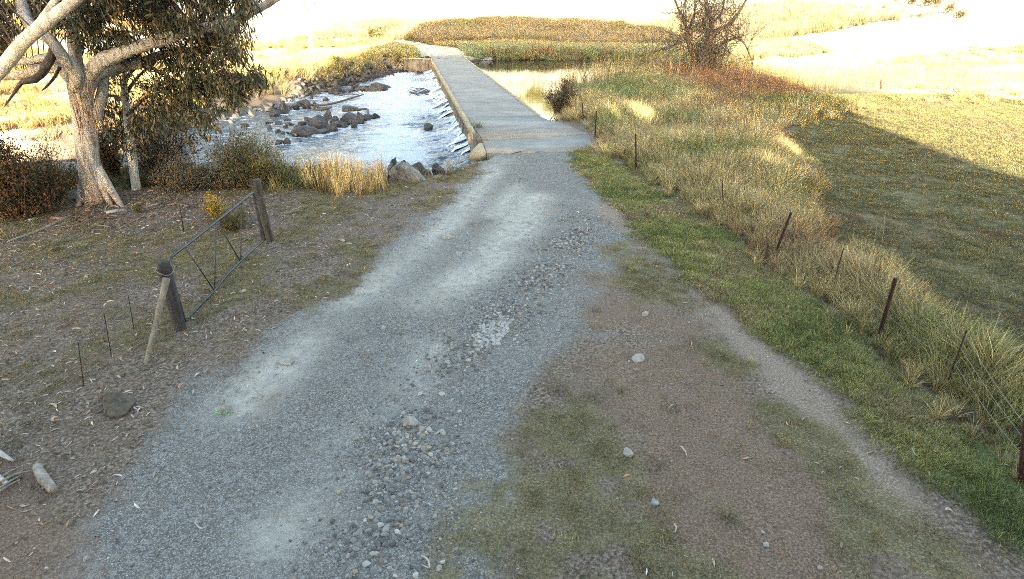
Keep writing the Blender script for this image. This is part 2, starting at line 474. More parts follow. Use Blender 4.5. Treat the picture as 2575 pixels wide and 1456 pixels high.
def ground_mat():
    m, nt, b = new_mat('ground_surface'); t = NT(nt)
    v = t.pos()
    A = t.attr('m1'); B = t.attr('m2'); C = t.attr('m3')
    def ch(a):
        s = t.n('ShaderNodeSeparateColor'); t.l(a.outputs['Color'], s.inputs[0]); return s.outputs[0], s.outputs[1], s.outputs[2]
    gravel, dust, green = ch(A); olive, tan, red = ch(B); field, straw, mud = ch(C)
    nbig = t.noise(v, .9, 5, .6); nmid = t.noise(v, 6, 5, .65); nfine = t.noise(v, 42, 4, .75)
    nmix = t.math('ADD', t.math('MULTIPLY', nmid, .5), t.math('MULTIPLY', nfine, .5))
    vs = t.pos((1, 1, 1)); str1 = t.noise(vs, 24, 5, .8)
    # litter covered soil
    col = t.ramp(str1, [(.36, (.04, .031, .025)), (.5, (.13, .102, .08)), (.62, (.30, .25, .19))])
    col = t.mix(t.ramp(nbig, [(.45, 0.0), (.68, .6)]), col, (.155, .115, .085))
    # gravel: stones of two sizes over grey fines
    vc = t.voro(v, 78, out='Color'); vd = t.voro(v, 78)
    vc2 = t.voro(v, 22, out='Color')
    sc = t.n('ShaderNodeSeparateColor'); t.l(vc, sc.inputs[0])
    sc2 = t.n('ShaderNodeSeparateColor'); t.l(vc2, sc2.inputs[0])
    st = t.ramp(sc.outputs[0], [(0, (.075, .073, .070)), (.5, (.20, .195, .18)), (.85, (.33, .32, .29)), (1, (.46, .44, .385))])
    st = t.mix(t.ramp(sc2.outputs[0], [(.82, 0.0), (.9, .7)]), st, (.36, .36, .34))
    st = t.mix(t.math('MULTIPLY', t.ramp(vd, [(.2, 0.0), (.75, 1.0)]), .75), st, (.07, .07, .07))
    st = t.mix(t.ramp(nbig, [(.35, .0), (.7, .35)]), st, (.205, .20, .182))
    st = t.mix(t.math('MULTIPLY', dust, t.ramp(nmid, [(.3, .35), (.6, .95)])), st, (.38, .37, .325))
    gfac = t.ramp(t.math('ADD', gravel, t.math('MULTIPLY', t.math('SUBTRACT', nmix, .5), 1.6)), [(.30, 0.0), (.68, 1.0)])
    col = t.mix(gfac, col, st)
    redc = t.ramp(nfine, [(.34, (.07, .046, .034)), (.5, (.155, .106, .076)), (.66, (.30, .225, .165))])
    rf = t.ramp(t.math('ADD', red, t.math('MULTIPLY', t.math('SUBTRACT', nmix, .5), 1.8)), [(.2, 0.0), (.85, .85)])
    col = t.mix(rf, col, redc)
    tanc = t.ramp(nfine, [(.34, (.12, .092, .070)), (.5, (.225, .18, .14)), (.66, (.38, .32, .255))])
    tf = t.ramp(t.math('ADD', tan, t.math('MULTIPLY', t.math('SUBTRACT', nmix, .5), 1.8)), [(.2, 0.0), (.9, .8)])
    col = t.mix(tf, col, tanc)
    olc = t.ramp(nfine, [(.34, (.055, .046, .028)), (.5, (.140, .122, .066)), (.66, (.27, .24, .13))])
    of = t.ramp(t.math('ADD', olive, t.math('MULTIPLY', t.math('SUBTRACT', str1, .5), 1.2)), [(.3, 0.0), (.75, .85)])
    col = t.mix(of, col, olc)
    grc = t.ramp(nfine, [(.34, (.03, .04, .016)), (.5, (.085, .11, .038)), (.66, (.18, .20, .08))])
    col = t.mix(t.ramp(green, [(.25, 0.0), (.7, .95)]), col, grc)
    fic = t.ramp(t.noise(t.pos((1, 2.4, 1), (0, 0, .5)), 7, 6, .75), [(.36, (.06, .056, .028)), (.5, (.125, .115, .058)), (.64, (.20, .18, .095))])
    fic = t.mix(t.ramp(nbig, [(.5, 0.0), (.72, .3)]), fic, (.13, .105, .07))
    col = t.mix(field, col, fic)
    stc = t.ramp(t.noise(t.pos((1, .35, 1), (0, 0, .3)), .5, 8, .8), [(.36, (.27, .245, .16)), (.5, (.46, .43, .32)), (.62, (.60, .57, .45))])
    col = t.mix(straw, col, stc)
    mudc = t.ramp(nmid, [(.35, (.022, .02, .017)), (.65, (.085, .075, .06))])
    col = t.mix(t.ramp(mud, [(.3, 0.0), (.6, 1.0)]), col, mudc)
    t.l(col, b.inputs['Base Color'])
    b.inputs['Roughness'].default_value = .93; b.inputs['Specular IOR Level'].default_value = .15
    hb = t.math('ADD', t.math('MULTIPLY', nfine, .6), t.math('MULTIPLY', vd, -.5))
    hb = t.math('ADD', hb, t.math('MULTIPLY', str1, .8))
    t.bump(hb, .9, .02, b)
    return m

def water_mat(name, flow=True):
    m, nt, b = new_mat(name); t = NT(nt)
    f = t.attr('foam').outputs['Fac']
    if flow:
        v1 = t.pos((.9, 3.4, 1), (0, 0, .22))
        n1 = t.noise(v1, 2.2, 6, .7); n2 = t.noise(t.pos((1.4, 6, 1), (0, 0, .3)), 5, 5, .75)
        n3 = t.noise(t.pos((1, 3.0, 1), (0, 0, .22)), .9, 5, .7)
        k = t.math('ADD', t.math('MULTIPLY', t.math('SUBTRACT', n2, .5), 2.6), t.math('ADD', f, t.math('MULTIPLY', t.math('SUBTRACT', n3, .5), 1.6)))
        fo = t.ramp(k, [(.40, 0.0), (.52, .5), (.68, 1.0)])
        hb = t.math('ADD', n1, t.math('MULTIPLY', n2, .6))
        t.bump(hb, .75, .12, b)
        col = t.mix(fo, (.022, .04, .065), (.52, .57, .63))
        t.l(col, b.inputs['Base Color'])
        t.l(t.math('ADD', t.math('MULTIPLY', fo, .7), .12), b.inputs['Roughness'])
    else:
        n1 = t.noise(t.pos((1, 1.6, 1)), 1.3, 4, .6)
        t.bump(n1, .10, .02, b)
        b.inputs['Base Color'].default_value = (.012, .018, .014, 1)
        b.inputs['Roughness'].default_value = .02
    b.inputs['IOR'].default_value = 1.34 if flow else 1.5
    b.inputs['Specular IOR Level'].default_value = .8 if flow else .6
    return m

def bark_mat(name, pale, grey, brown, stock=.8):
    m, nt, b = new_mat(name); t = NT(nt)
    v = t.pos((1, 1, .16)); n1 = t.noise(v, 9, 5, .65); n2 = t.noise(v, 2.6, 4, .6); n3 = t.noise(t.pos((1, 1, .1)), 22, 4, .7)
    col = t.ramp(n1, [(.36, grey), (.52, pale), (.8, tuple(min(1, c * 1.12) for c in pale))])
    col = t.mix(t.ramp(n2, [(.52, 0.0), (.62, .75)]), col, brown)
    # rough stocking of old bark on the lowest metre
    sp = t.n('ShaderNodeSeparateXYZ'); t.l(t.n('ShaderNodeNewGeometry').outputs['Position'], sp.inputs[0])
    low = t.ramp(t.math('ADD', t.math('MULTIPLY', sp.outputs[2], .8), t.math('MULTIPLY', n1, .9)), [(.35, 1.0), (.85, 0.0)])
    col = t.mix(t.math('MULTIPLY', low, stock), col, t.ramp(n3, [(.35, (.06, .04, .03)), (.6, (.20, .12, .085))]))
    col = t.mix(t.ramp(n3, [(.30, .8), (.42, 0.0)]), col, (.06, .05, .045))
    t.l(col, b.inputs['Base Color']); b.inputs['Roughness'].default_value = .85; b.inputs['Specular IOR Level'].default_value = .2
    t.bump(t.math('ADD', n1, t.math('MULTIPLY', n3, .6)), .6, .03, b)
    return m

M = {}
M['ground'] = ground_mat()
M['water'] = water_mat('rushing_water', True)
M['pool'] = water_mat('still_water', False)
M['concrete'] = simple_mat('worn_concrete', (.155, .148, .135), (.235, .228, .208), 1.0, .92, (1, 1.7, 1), .2, .006, c3=(.30, .29, .265), c3s=(.50, .78))
M['kerb'] = simple_mat('yellowed_concrete', (.22, .19, .12), (.40, .345, .22), 6, .9, bump=.5)
M['wall'] = simple_mat('stained_concrete', (.05, .045, .038), (.22, .19, .15), 4, .9, (1, 1, .3), .5)
M['rock'] = simple_mat('dark_basalt', (.016, .017, .019), (.062, .061, .06), 5, .7, bump=.9, bd=.05, c3=(.075, .07, .062), c3s=(.6, .75), spec=.4)
M['boulder'] = simple_mat('grey_boulder', (.06, .058, .054), (.22, .215, .20), 4, .85, bump=.9, bd=.05, c3=(.20, .13, .08), c3s=(.58, .72))
M['stone'] = simple_mat('pale_stone', (.17, .16, .145), (.33, .315, .28), 14, .9, bump=.5)
M['stonegrey'] = simple_mat('grey_stone', (.14, .15, .16), (.30, .31, .32), 14, .9, bump=.5)
M['mossrock'] = simple_mat('mossy_rock', (.028, .024, .018), (.11, .09, .065), 8, .9, bump=.8, c3=(.10, .095, .05))
M['bark'] = bark_mat('gum_bark', (.40, .39, .375), (.17, .165, .16), (.24, .19, .15))
M['bark2'] = bark_mat('young_gum_bark', (.55, .53, .48), (.33, .31, .29), (.34, .29, .23), .12)
M['willowbark'] = simple_mat('willow_bark', (.055, .042, .035), (.17, .13, .11), 10, .9, (1, 1, .3), .7)
M['twig'] = simple_mat('twig', (.05, .035, .028), (.15, .11, .085), 12, .9, bump=0)
M['deadwood'] = simple_mat('grey_deadwood', (.10, .09, .08), (.28, .25, .21), 12, .9, (1, 1, .2), .6)
M['driftwood'] = simple_mat('wet_driftwood', (.03, .025, .02), (.11, .09, .075), 12, .8, (1, 1, 1), .6)
M['post'] = simple_mat('weathered_post', (.022, .020, .019), (.078, .07, .062), 14, .9, (1, 1, .12), .8)
M['blackpost'] = simple_mat('dark_timber', (.018, .018, .02), (.055, .053, .055), 14, .85, (1, 1, .12), .8)
M['pole'] = simple_mat('pale_timber', (.10, .088, .07), (.25, .22, .175), 10, .9, (1, 1, .15), .6, c3=(.07, .06, .05), c3s=(.55, .68))
M['gate'] = simple_mat('galvanised_pipe', (.022, .026, .034), (.062, .07, .086), 18, .45, bump=.1, metal=.4, spec=.5)
M['rust'] = simple_mat('rusty_steel', (.016, .009, .008), (.055, .026, .02), 25, .85, bump=.3)
M['wire'] = simple_mat('fence_wire', (.12, .11, .10), (.25, .23, .21), 30, .6, bump=0, metal=.5)
M['soil'] = simple_mat('loose_soil', (.028, .017, .012), (.085, .055, .04), 30, .95, bump=1, bd=.02)
M['barkstrip'] = simple_mat('shed_bark', (.13, .075, .05), (.36, .25, .18), 9, .9, (1, 1, 1), .3)
M['palewood'] = simple_mat('bleached_wood', (.20, .19, .175), (.42, .40, .37), 9, .85, bump=.3)
M['mudplate'] = simple_mat('dried_mud', (.25, .25, .235), (.35, .35, .325), 10, .95, bump=.2)
M['gumleaf'] = blade_mat('gum_leaf', (.024, .034, .022), (.060, .070, .042), .5, (.13, .10, .055), rough=.5)
M['wattle'] = blade_mat('olive_leaf', (.035, .045, .012), (.12, .13, .035), .5, (.09, .07, .035))
M['shrubleaf'] = blade_mat('dark_shrub_leaf', (.022, .028, .014), (.055, .062, .028), .5, (.12, .055, .03))
M['greyleaf'] = blade_mat('grey_green_leaf', (.05, .06, .045), (.13, .145, .10), .5, (.12, .09, .06))
M['yellowleaf'] = blade_mat('yellow_leaf', (.18, .13, .02), (.48, .34, .05), .5)
M['olivebush'] = blade_mat('olive_bush_leaf', (.06, .06, .02), (.16, .15, .05), .4)
M['brownleaf'] = blade_mat('rusty_leaf', (.045, .03, .018), (.12, .072, .038), .5)
M['farleaf'] = blade_mat('far_leaf', (.09, .10, .03), (.20, .19, .07), .4)
M['pineleaf'] = blade_mat('dark_needles', (.02, .03, .015), (.05, .07, .03), .4)
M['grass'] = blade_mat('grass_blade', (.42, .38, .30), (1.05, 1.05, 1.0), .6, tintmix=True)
M['litter'] = blade_mat('fallen_leaf', (.35, .3, .25), (1, 1, 1), .6, tintmix=True)
M['grit'] = simple_mat('gravel_stone', (.10, .11, .12), (.34, .345, .34), 9, .92, bump=.3)

# ------------------------------------------------------------------ terrain
def axis(lo, hi, dlo, dhi, step, grow=1.12):
    a = list(np.arange(dlo, dhi + 1e-6, step))
    s = step
    x = dhi
    while x < hi: s *= grow; x += s; a.append(x)
    s = step; x = dlo; b = []
    while x > lo: s *= grow; x -= s; b.append(x)
    return np.array(sorted(b) + a)
def build_terrain():
    xs = axis(-700, 800, -15, 15, .11, 1.06)
    ys = axis(-70, 1000, 2.6, 30, .11, 1.035)
    X, Y = np.meshgrid(xs, ys)
    Z = height(X, Y)
    m = masks(X, Y)
    V = np.stack([X, Y, Z], -1).reshape(-1, 3)
    nx, ny = len(xs), len(ys)
    i, j = np.meshgrid(np.arange(ny - 1), np.arange(nx - 1), indexing='ij')
    Q = np.stack([i * nx + j, i * nx + j + 1, (i + 1) * nx + j + 1, (i + 1) * nx + j], -1).reshape(-1, 4)
    st = lambda a, b, c: np.stack([m[a].ravel(), m[b].ravel(), m[c].ravel()], -1)
    me = make_mesh('ground', V, Q, M['ground'], True, {'m1': st('gravel', 'dust', 'green'), 'm2': st('olive', 'tan', 'red'), 'm3': st('field', 'straw', 'mud')})
    tag(link('ground', me), kind='structure')
build_terrain()

def sheet(name, poly, z, step, mat, grow, relief, foamfn):
    xs = [p[0] for p in poly]; ys = [p[1] for p in poly]
    X, Y = np.meshgrid(np.arange(min(xs) - 2, max(xs) + 2, step), np.arange(min(ys) - 2, max(ys) + 2, step))
    ny, nx = X.shape
    d = sdf(poly, X, Y)
    zz, foam = relief(X, Y)
    keep = d < grow
    V = np.stack([X, Y, z + zz], -1).reshape(-1, 3)
    i, j = np.meshgrid(np.arange(ny - 1), np.arange(nx - 1), indexing='ij')
    Q = np.stack([i * nx + j, i * nx + j + 1, (i + 1) * nx + j + 1, (i + 1) * nx + j], -1).reshape(-1, 4)
    kf = keep.ravel()[Q].all(1)
    Q = Q[kf]
    used, inv = np.unique(Q, return_inverse=True)
    me = make_mesh(name, V[used], inv.reshape(Q.shape), mat, True, {'foam': foam.ravel()[used]})
    return tag(link(name, me), kind='structure')
def river_relief(X, Y):
    s = (X - BN[0]) * BD[0] + (Y - BN[1]) * BD[1]
    t = -((X - BN[0]) * BP[0] + (Y - BN[1]) * BP[1])          # distance downstream of the wall
    wv = fbm(X, Y * 2.6, 1.2, 61, 4) * .10 + fbm(X * 1.2, Y * 4, .45, 67, 3) * .05
    fall = np.exp(-np.clip(t, 0, 50) / .8) * .42 * (1 + .9 * fbm(X, Y, .8, 71, 3)) * sst(-.6, 0, t)
    chaos = np.exp(-np.clip(t, 0, 50) / 2.2)
    z = wv * (.6 + 1.4 * chaos) + fall
    far = sst(-10, -17, X)
    foam = .66 * np.exp(-np.clip(t, 0, 60) / 6.0) + .20 - .10 * far
    foam += .30 * np.exp(-((t - 3.6) / 1.3) ** 2)
    foam -= .34 * np.exp(-((t - 1.4) / .9) ** 2) * sst(-.15, .2, fbm(X, Y, 2.4, 77, 3))
    foam += .35 * fbm(X, Y * 1.5, 5, 81, 3)
    foam -= .35 * sst(7, 1.5, s) * sst(3.5, .5, t)
    for rx_, ry_, rw_ in RKP:
        dd = np.hypot(X - rx_, Y - ry_) / (rw_ * .62 + .12)
        foam += .34 * np.exp(-((dd - 1.0) / .35) ** 2) - .12 * np.exp(-(np.hypot((X - rx_ + rw_ * 1.4) / 1.6, Y - ry_) / rw_) ** 2)
    return z, np.clip(foam, 0, 1)
riverw = [bp(3, .30)[:2], bp(BL + .5, .30)[:2]] + river[2:]
RKP = []
sheet('pool', pool, WZR, .6, M['pool'], 1.2, lambda X, Y: (X * 0, X * 0), None)

# ------------------------------------------------------------------ bridge
bridge = empty('low_bridge', bp(BL / 2, BW / 2, 0), 'long narrow concrete causeway with yellowed edges crossing the rushing stream', 'bridge')
borg = Vector(bp(BL / 2, BW / 2, 0))
def slab_strip(s0, s1, t0, t1, z0, z1, ns, nt_, rough=.006, seed=0):
    mb = MB()
    ss = np.linspace(s0, s1, ns); tt = np.linspace(t0, t1, nt_)
    SS, TT = np.meshgrid(ss, tt, indexing='ij')
    X = BN[0] + BD[0] * SS + BP[0] * TT; Y = BN[1] + BD[1] * SS + BP[1] * TT
    ed = np.minimum(np.minimum(SS - s0, s1 - SS), np.minimum(TT - t0, t1 - TT))
    Z = z1 + fbm(X, Y, .8, seed, 3) * rough * 2 - np.exp(-ed / .02) * .012
    V = np.stack([X, Y, Z], -1).reshape(-1, 3)
    i, j = np.meshgrid(np.arange(ns - 1), np.arange(nt_ - 1), indexing='ij')
    Q = np.stack([i * nt_ + j, (i + 1) * nt_ + j, (i + 1) * nt_ + j + 1, i * nt_ + j + 1], -1).reshape(-1, 4)[:, ::-1]
    mb.add(V, Q)
    c = [bp(s0, t0, z0), bp(s1, t0, z0), bp(s1, t1, z0), bp(s0, t1, z0), bp(s0, t0, z1 - .01), bp(s1, t0, z1 - .01), bp(s1, t1, z1 - .01), bp(s0, t1, z1 - .01)]
    mb.add(c, [[0, 3, 2, 1], [0, 1, 5, 4], [1, 2, 6, 5], [2, 3, 7, 6], [3, 0, 4, 7]])
    return mb
def bpart(mb, name, mat, smooth=False):
    V = [v - np.array(borg) for v in mb.V]; mb.V = V
    return mb.build(name, mat, bridge, (0, 0, 0), smooth)
joints = [7.2]
while joints[-1] < BL + 2: joints.append(joints[-1] + 4.6)
joints[-1] = BL + 1.5
for k in range(len(joints) - 1):
    bpart(slab_strip(joints[k] + .01, joints[k + 1] - .01, .03, BW - .02, -.28, .02 + .002 * (k % 2), 40, 12, seed=k), 'deck_slab', M['concrete'])
# flared slabs at the near end
def poly_slab(poly, z1, name='deck_slab', mat='concrete'):
    mb = MB(); mb.prism(poly[::-1] if False else poly, -.25, z1); return bpart(mb, name, M[mat])
def area(p): return sum(p[i][0] * p[(i + 1) % len(p)][1] - p[(i + 1) % len(p)][0] * p[i][1] for i in range(len(p)))
def ccw(p): return p if area(p) > 0 else p[::-1]
JA, JB = bp(7.18, .03)[:2], bp(7.18, BW - .02)[:2]
near_r = [G(1380, 303)[:2], G(1430, 316)[:2], G(1476, 337)[:2]]
poly_slab(ccw([JA, JB] + near_r + [G(1340, 347)[:2], G(1216, 353)[:2]]), .022)
front = [G(1224, 386)[:2], G(1250, 385)[:2], G(1280, 389)[:2], G(1300, 384)[:2], G(1330, 387)[:2], G(1355, 381)[:2], G(1385, 384)[:2], G(1420, 383)[:2], G(1452, 380)[:2], G(1492, 375)[:2], G(1480, 340)[:2], G(1340, 350)[:2], G(1215, 356)[:2]]
poly_slab(ccw(front), .026)
poly_slab(ccw([G(1205, 362)[:2], G(1213, 362)[:2], G(1222, 385)[:2], G(1180, 389)[:2]]), .04, 'wing_slab', 'kerb')
# kerbs
def kerb(t0, t1, s0, s1, z1=.10):
    mb = MB(); n = int((s1 - s0) / .35)
    for k in range(n):
        a = s0 + (s1 - s0) * k / n; b_ = s0 + (s1 - s0) * (k + 1) / n
        j0, j1 = random.uniform(-.012, .012), random.uniform(-.015, .01)
        c = [bp(a, t0 + j0, -.2), bp(b_, t0 + j0, -.2), bp(b_, t1 + j0, -.2), bp(a, t1 + j0, -.2), bp(a, t0 + j0, z1 + j1), bp(b_, t0 + j0, z1 + j1), bp(b_, t1 + j0, z1 + j1), bp(a, t1 + j0, z1 + j1)]
        mb.add(c, [[0, 3, 2, 1], [4, 5, 6, 7], [0, 1, 5, 4], [1, 2, 6, 5], [2, 3, 7, 6], [3, 0, 4, 7]])
    return bpart(mb, 'kerb', M['kerb'])
kerb(-.13, .02, 3.2, BL + .2, .085)
kerb(BW - .01, BW + .10, 7.0, BL + 2.4, .06)
# piers and openings of the culvert
npier = 46
for k in range(npier):
    s = 4.2 + (BL - 6) * k / (npier - 1)
    mb = MB()
    c = [bp(s - .10, -.12, -1.9), bp(s + .10, -.12, -1.9), bp(s + .10, .9, -1.9), bp(s - .10, .9, -1.9), bp(s - .10, -.12, -.203), bp(s + .10, -.12, -.203), bp(s + .10, .9, -.203), bp(s - .10, .9, -.203)]
    mb.add(c, [[0, 3, 2, 1], [4, 5, 6, 7], [0, 1, 5, 4], [1, 2, 6, 5], [2, 3, 7, 6], [3, 0, 4, 7]])
    bpart(mb, 'pier', M['wall'])
mb = MB()
c = [bp(2.2, .92, -1.95), bp(BL - .8, .92, -1.95), bp(BL - .8, 1.2, -1.95), bp(2.2, 1.2, -1.95), bp(2.2, .92, -.285), bp(BL - .8, .92, -.285), bp(BL - .8, 1.2, -.285), bp(2.2, 1.2, -.285)]
mb.add(c, [[0, 3, 2, 1], [4, 5, 6, 7], [0, 1, 5, 4], [1, 2, 6, 5], [2, 3, 7, 6], [3, 0, 4, 7]])
bpart(mb, 'back_wall', M['wall'])
# upstream face
mb = MB()
c = [bp(5, BW - .25, -1.5), bp(BL, BW - .25, -1.5), bp(BL, BW - .03, -1.5), bp(5, BW - .03, -1.5), bp(5, BW - .25, -.29), bp(BL, BW - .25, -.29), bp(BL, BW - .03, -.29), bp(5, BW - .03, -.29)]
mb.add(c, [[0, 3, 2, 1], [4, 5, 6, 7], [0, 1, 5, 4], [1, 2, 6, 5], [2, 3, 7, 6], [3, 0, 4, 7]])
bpart(mb, 'upstream_wall', M['wall'])
# abutments: near block, far wing wall
def wallbox(a, b_, thick, z0, z1, name, mat):
    a = np.array(a[:2]); b_ = np.array(b_[:2]); d = b_ - a; L = np.linalg.norm(d); c = (a + b_) / 2
    mb = MB(); mb.box((c[0], c[1], (z0 + z1) / 2), (L, thick, z1 - z0), math.atan2(d[1], d[0])); return bpart(mb, name, M[mat])
wallbox(bp(2.2, .12), bp(4.05, .06), .35, -1.9, -.01, 'abutment', 'wall')
wallbox(bp(BL - .3, .08), (bp(BL, 0)[0] - 2.9, bp(BL, 0)[1] + .9), .32, -1.9, .0, 'wing_wall', 'wall')
wallbox(bp(BL - .28, .07), (bp(BL, 0)[0] - 2.95, bp(BL, 0)[1] + .92), .40, .003, .09, 'wing_wall_cap', 'kerb')
wallbox(bp(BL + 2.5, BW + .1), bp(BL + 3.0, BW + .9), .16, -.3, .07, 'kerb_end', 'kerb')
# white spouts leaving each opening
mb = MB()
for k in range(npier - 1):
    s = 4.2 + (BL - 6) * (k + .5) / (npier - 1)
    w = random.uniform(.20, .34); ln_ = random.uniform(.75, 1.25)
    n = 6; V = []
    for i in range(n):
        f = i / (n - 1)
        tt = .75 - f * random.uniform(1.35, 1.75) * ln_; zz = -.58 - .12 * f - .55 * f * f
        ww = w * (1 - .35 * f)
        for j in (-1, -.5, 0, .5, 1):
            q = bp(s + ww * j + random.uniform(-.02, .02), tt, zz + .05 * (1 - j * j) + random.uniform(-.015, .015)); V.append(q)
    Q = [[i * 5 + j, i * 5 + j + 1, i * 5 + j + 6, i * 5 + j + 5] for i in range(n - 1) for j in range(4)]
    mb.add(V, Q, a=0)
M['foam'] = simple_mat('white_water', (.30, .40, .50), (.80, .86, .92), 7, .5, (1, 1, 3), .8, .05)
o = bpart(mb, 'water_spouts', M['foam'], True); o.parent = None; o.location = borg
tag(o, 'white water spouting from the slots in the causeway wall', 'water', kind='stuff')

# ------------------------------------------------------------------ rocks
def ico(sub):
    import bmesh
    bm = bmesh.new(); bmesh.ops.create_icosphere(bm, subdivisions=sub, radius=1)
    V = np.array([v.co[:] for v in bm.verts]); T = np.array([[v.index for v in f.verts] for f in bm.faces]); bm.free()
    return V, T
ICO = {k: ico(k) for k in (1, 2, 3, 4)}
def rock_geo(size, seed, sub=3, facets=9, rough=.12):
    V, T = ICO[sub]; V = V.copy(); r = np.random.default_rng(seed)
    for _ in range(facets):
        n = r.normal(size=3); n /= np.linalg.norm(n); d = r.uniform(.42, .82)
        k = V @ n; over = np.maximum(k - d, 0); V -= np.outer(over, n) * .97
    off = r.uniform(0, 100)
    for i in range(len(V)):
        p = V[i]; V[i] = p * (1 + rough * mnoise.noise(Vector(p * 1.7 + off)) + rough * .5 * mnoise.noise(Vector(p * 4.3 + off)))
    return V * np.array(size), T
def rock(name, loc, size, seed, mat, label, cat='rock', group=None, rz=None, sub=3, rough=.12, facets=13):
    V, T = rock_geo([s * .66 for s in size], seed, sub, facets, rough)
    me = make_mesh(name, V, T, M[mat], False)
    o = link(name, me, None, loc); o.rotation_euler = (0, 0, rz if rz is not None else (seed * 1.7) % 6.28)
    return tag(o, label, cat, group)
def q6(x, y): return (550 + .2336 * x) * .958, (200 + .2336 * y) * .958
RK = [(467, 455, 95, 95, 'square dark block rock standing alone left of the rock heaps'),
 (385, 570, 75, 45, 'lone small dark rock furthest left in the open water'),
 (677, 600, 55, 38, 'small dark rock below the thin flat rocks, left one of two'),
 (757, 640, 58, 42, 'small round dark rock nearest the bushes mid stream'),
 (725, 450, 125, 80, 'broad grey rock at the foot of the upright rock in the upper heap'),
 (822, 425, 110, 135, 'upright dark rock rising highest in the upper left heap'),
 (880, 385, 75, 50, 'squat rock right behind the upright rock in the upper heap'),
 (1005, 345, 95, 75, 'rounded dark rock at left end of the long driftwood log'),
 (1098, 362, 95, 95, 'pointed dark rock where the long driftwood log begins'),
 (950, 350, 50, 36, 'little rock tucked left of the rounded rock by the log'),
 (430, 375, 65, 45, 'flat rock in golden shallows near the sunlit far shore'),
 (290, 460, 75, 45, 'low dark rock at the left shore above the open water'),
 (655, 370, 62, 38, 'small dark rock upstream of the square block rock'),
 (910, 235, 110, 36, 'thin flat rock lying by the sunlit far bank'),
 (890, 270, 85, 34, 'second thin flat rock just below the far bank one'),
 (1140, 265, 45, 38, 'small rock standing in the golden shallows above the log'),
 (1305, 272, 55, 48, 'dark rock in the shallows beside the gravel spit'),
 (1180, 305, 36, 24, 'tiny rock just above the long driftwood log'),
 (1340, 475, 92, 75, 'rounded rock left of the flat topped block in midstream'),
 (1098, 525, 105, 80, 'domed rock with a pointed crest between the two heaps'),
 (1020, 555, 62, 52, 'broken rock at the left foot of the domed rock'),
 (970, 567, 32, 26, 'tiny dark rock left of the broken rock'),
 (755, 545, 75, 32, 'low elongated rock in the open water at centre left'),
 (697, 532, 38, 20, 'sliver of rock left of the low elongated rock'),
 (860, 505, 48, 32, 'small rock below the upper heap, left of a pebble'),
 (905, 500, 32, 22, 'pebble sized rock below the upper heap'),
 (890, 548, 72, 40, 'flat rock at the upper right of a close pair'),
 (848, 580, 64, 36, 'lower rock of the close pair in mid water'),
 (1590, 400, 155, 85, 'flat topped pale grey block crowning the midstream heap'),
 (1060, 670, 230, 95, 'long low slab rock at the left tip of the midstream heap'),
 (1235, 600, 200, 110, 'large humped rock in the middle of the midstream heap'),
 (1370, 620, 150, 120, 'large dark rock right of the humped one in the heap'),
 (1415, 520, 95, 60, 'angular rock at the upper edge of the midstream heap'),
 (1560, 500, 170, 100, 'wide dark rock under the flat topped block'),
 (1500, 580, 95, 60, 'rock with white water around it at the heap\'s lower edge'),
 (1625, 580, 66, 62, 'small upright rock at lower right of the midstream heap'),
 (1690, 530, 110, 105, 'dark rock at the right end of the midstream heap'),
 (1235, 655, 160, 55, 'low wet rock at the waterline before the humped rock'),
 (770, 770, 85, 60, 'dark rock half hidden behind the green bush tips'),
 (855, 765, 85, 58, 'dark rock right of the one behind the bush tips'),
 (1020, 737, 40, 18, 'barely surfacing rock nearest the reed clump'),
 (1840, 175, 210, 85, 'broad low rock at the tip of the gravel spit'),
 (1960, 138, 120, 55, 'smooth oval rock pointing towards the causeway'),
 (1730, 165, 110, 50, 'jagged rock joining the gravel spit to its tip'),
 (90, 490, 170, 70, 'wide low rock on the left bank by the dark shrub'),
 (20, 575, 80, 45, 'small rock beside the shrub at the left bank'),
 ]
for i, (x, y, w, h, lab) in enumerate(RK):
    px, py = q6(x, y)
    g = G(px, py, WZL); k = mpp(g[1], WZL) * .2336 * .958
    W, Hh = w * k, h * k; RKP.append((g[0], g[1] + W * .3, W))
    rock('river_rock', (g[0], g[1] + W * .3, WZL + Hh * .12), (W * 1.08, W * .8, Hh * 1.75), 100 + i, 'rock', lab, 'rock', 'dark rocks in the rushing stream', rz=random.uniform(-.3, .3), rough=.16)
sheet('river', riverw, WZL, .12, M['water'], 1.6, river_relief, None)
# boulders on the near bank
for i, (x, y, w, h, lab, mt) in enumerate([
    (2190, 1225, 370, 215, 'largest grey boulder on the near bank beside the straw reeds', 'boulder'),
    (2060, 1180, 150, 165, 'brown stained boulder wedged left of the largest boulder', 'boulder'),
    (2290, 1110, 190, 130, 'dark wet boulder behind the largest one at the water', 'rock'),
    (2065, 1010, 110, 85, 'dark boulder at the waterline behind the reeds', 'rock'),
    (2165, 1020, 80, 70, 'small dark boulder between two larger ones at the water', 'rock'),
    (2440, 1150, 130, 90, 'dark bank rock right of the boulders', 'rock'),
    (2560, 1085, 170, 90, 'dark bank rock nearest the yellow green verge', 'rock')]):
    px, py = q6(x, y); z0 = -.1 if mt == 'boulder' else -.6
    g = G(px, py, z0); k = mpp(g[1], z0) * .2336 * .958
    W, Hh = w * k, h * k
    rock('boulder', (g[0], g[1] + W * .3, z0 + Hh * .28), (W, W * .8, Hh * 1.25), 300 + i, mt, lab, 'boulder', 'boulders at the stream bank', rz=.2 * i, sub=4, rough=.18, facets=7)
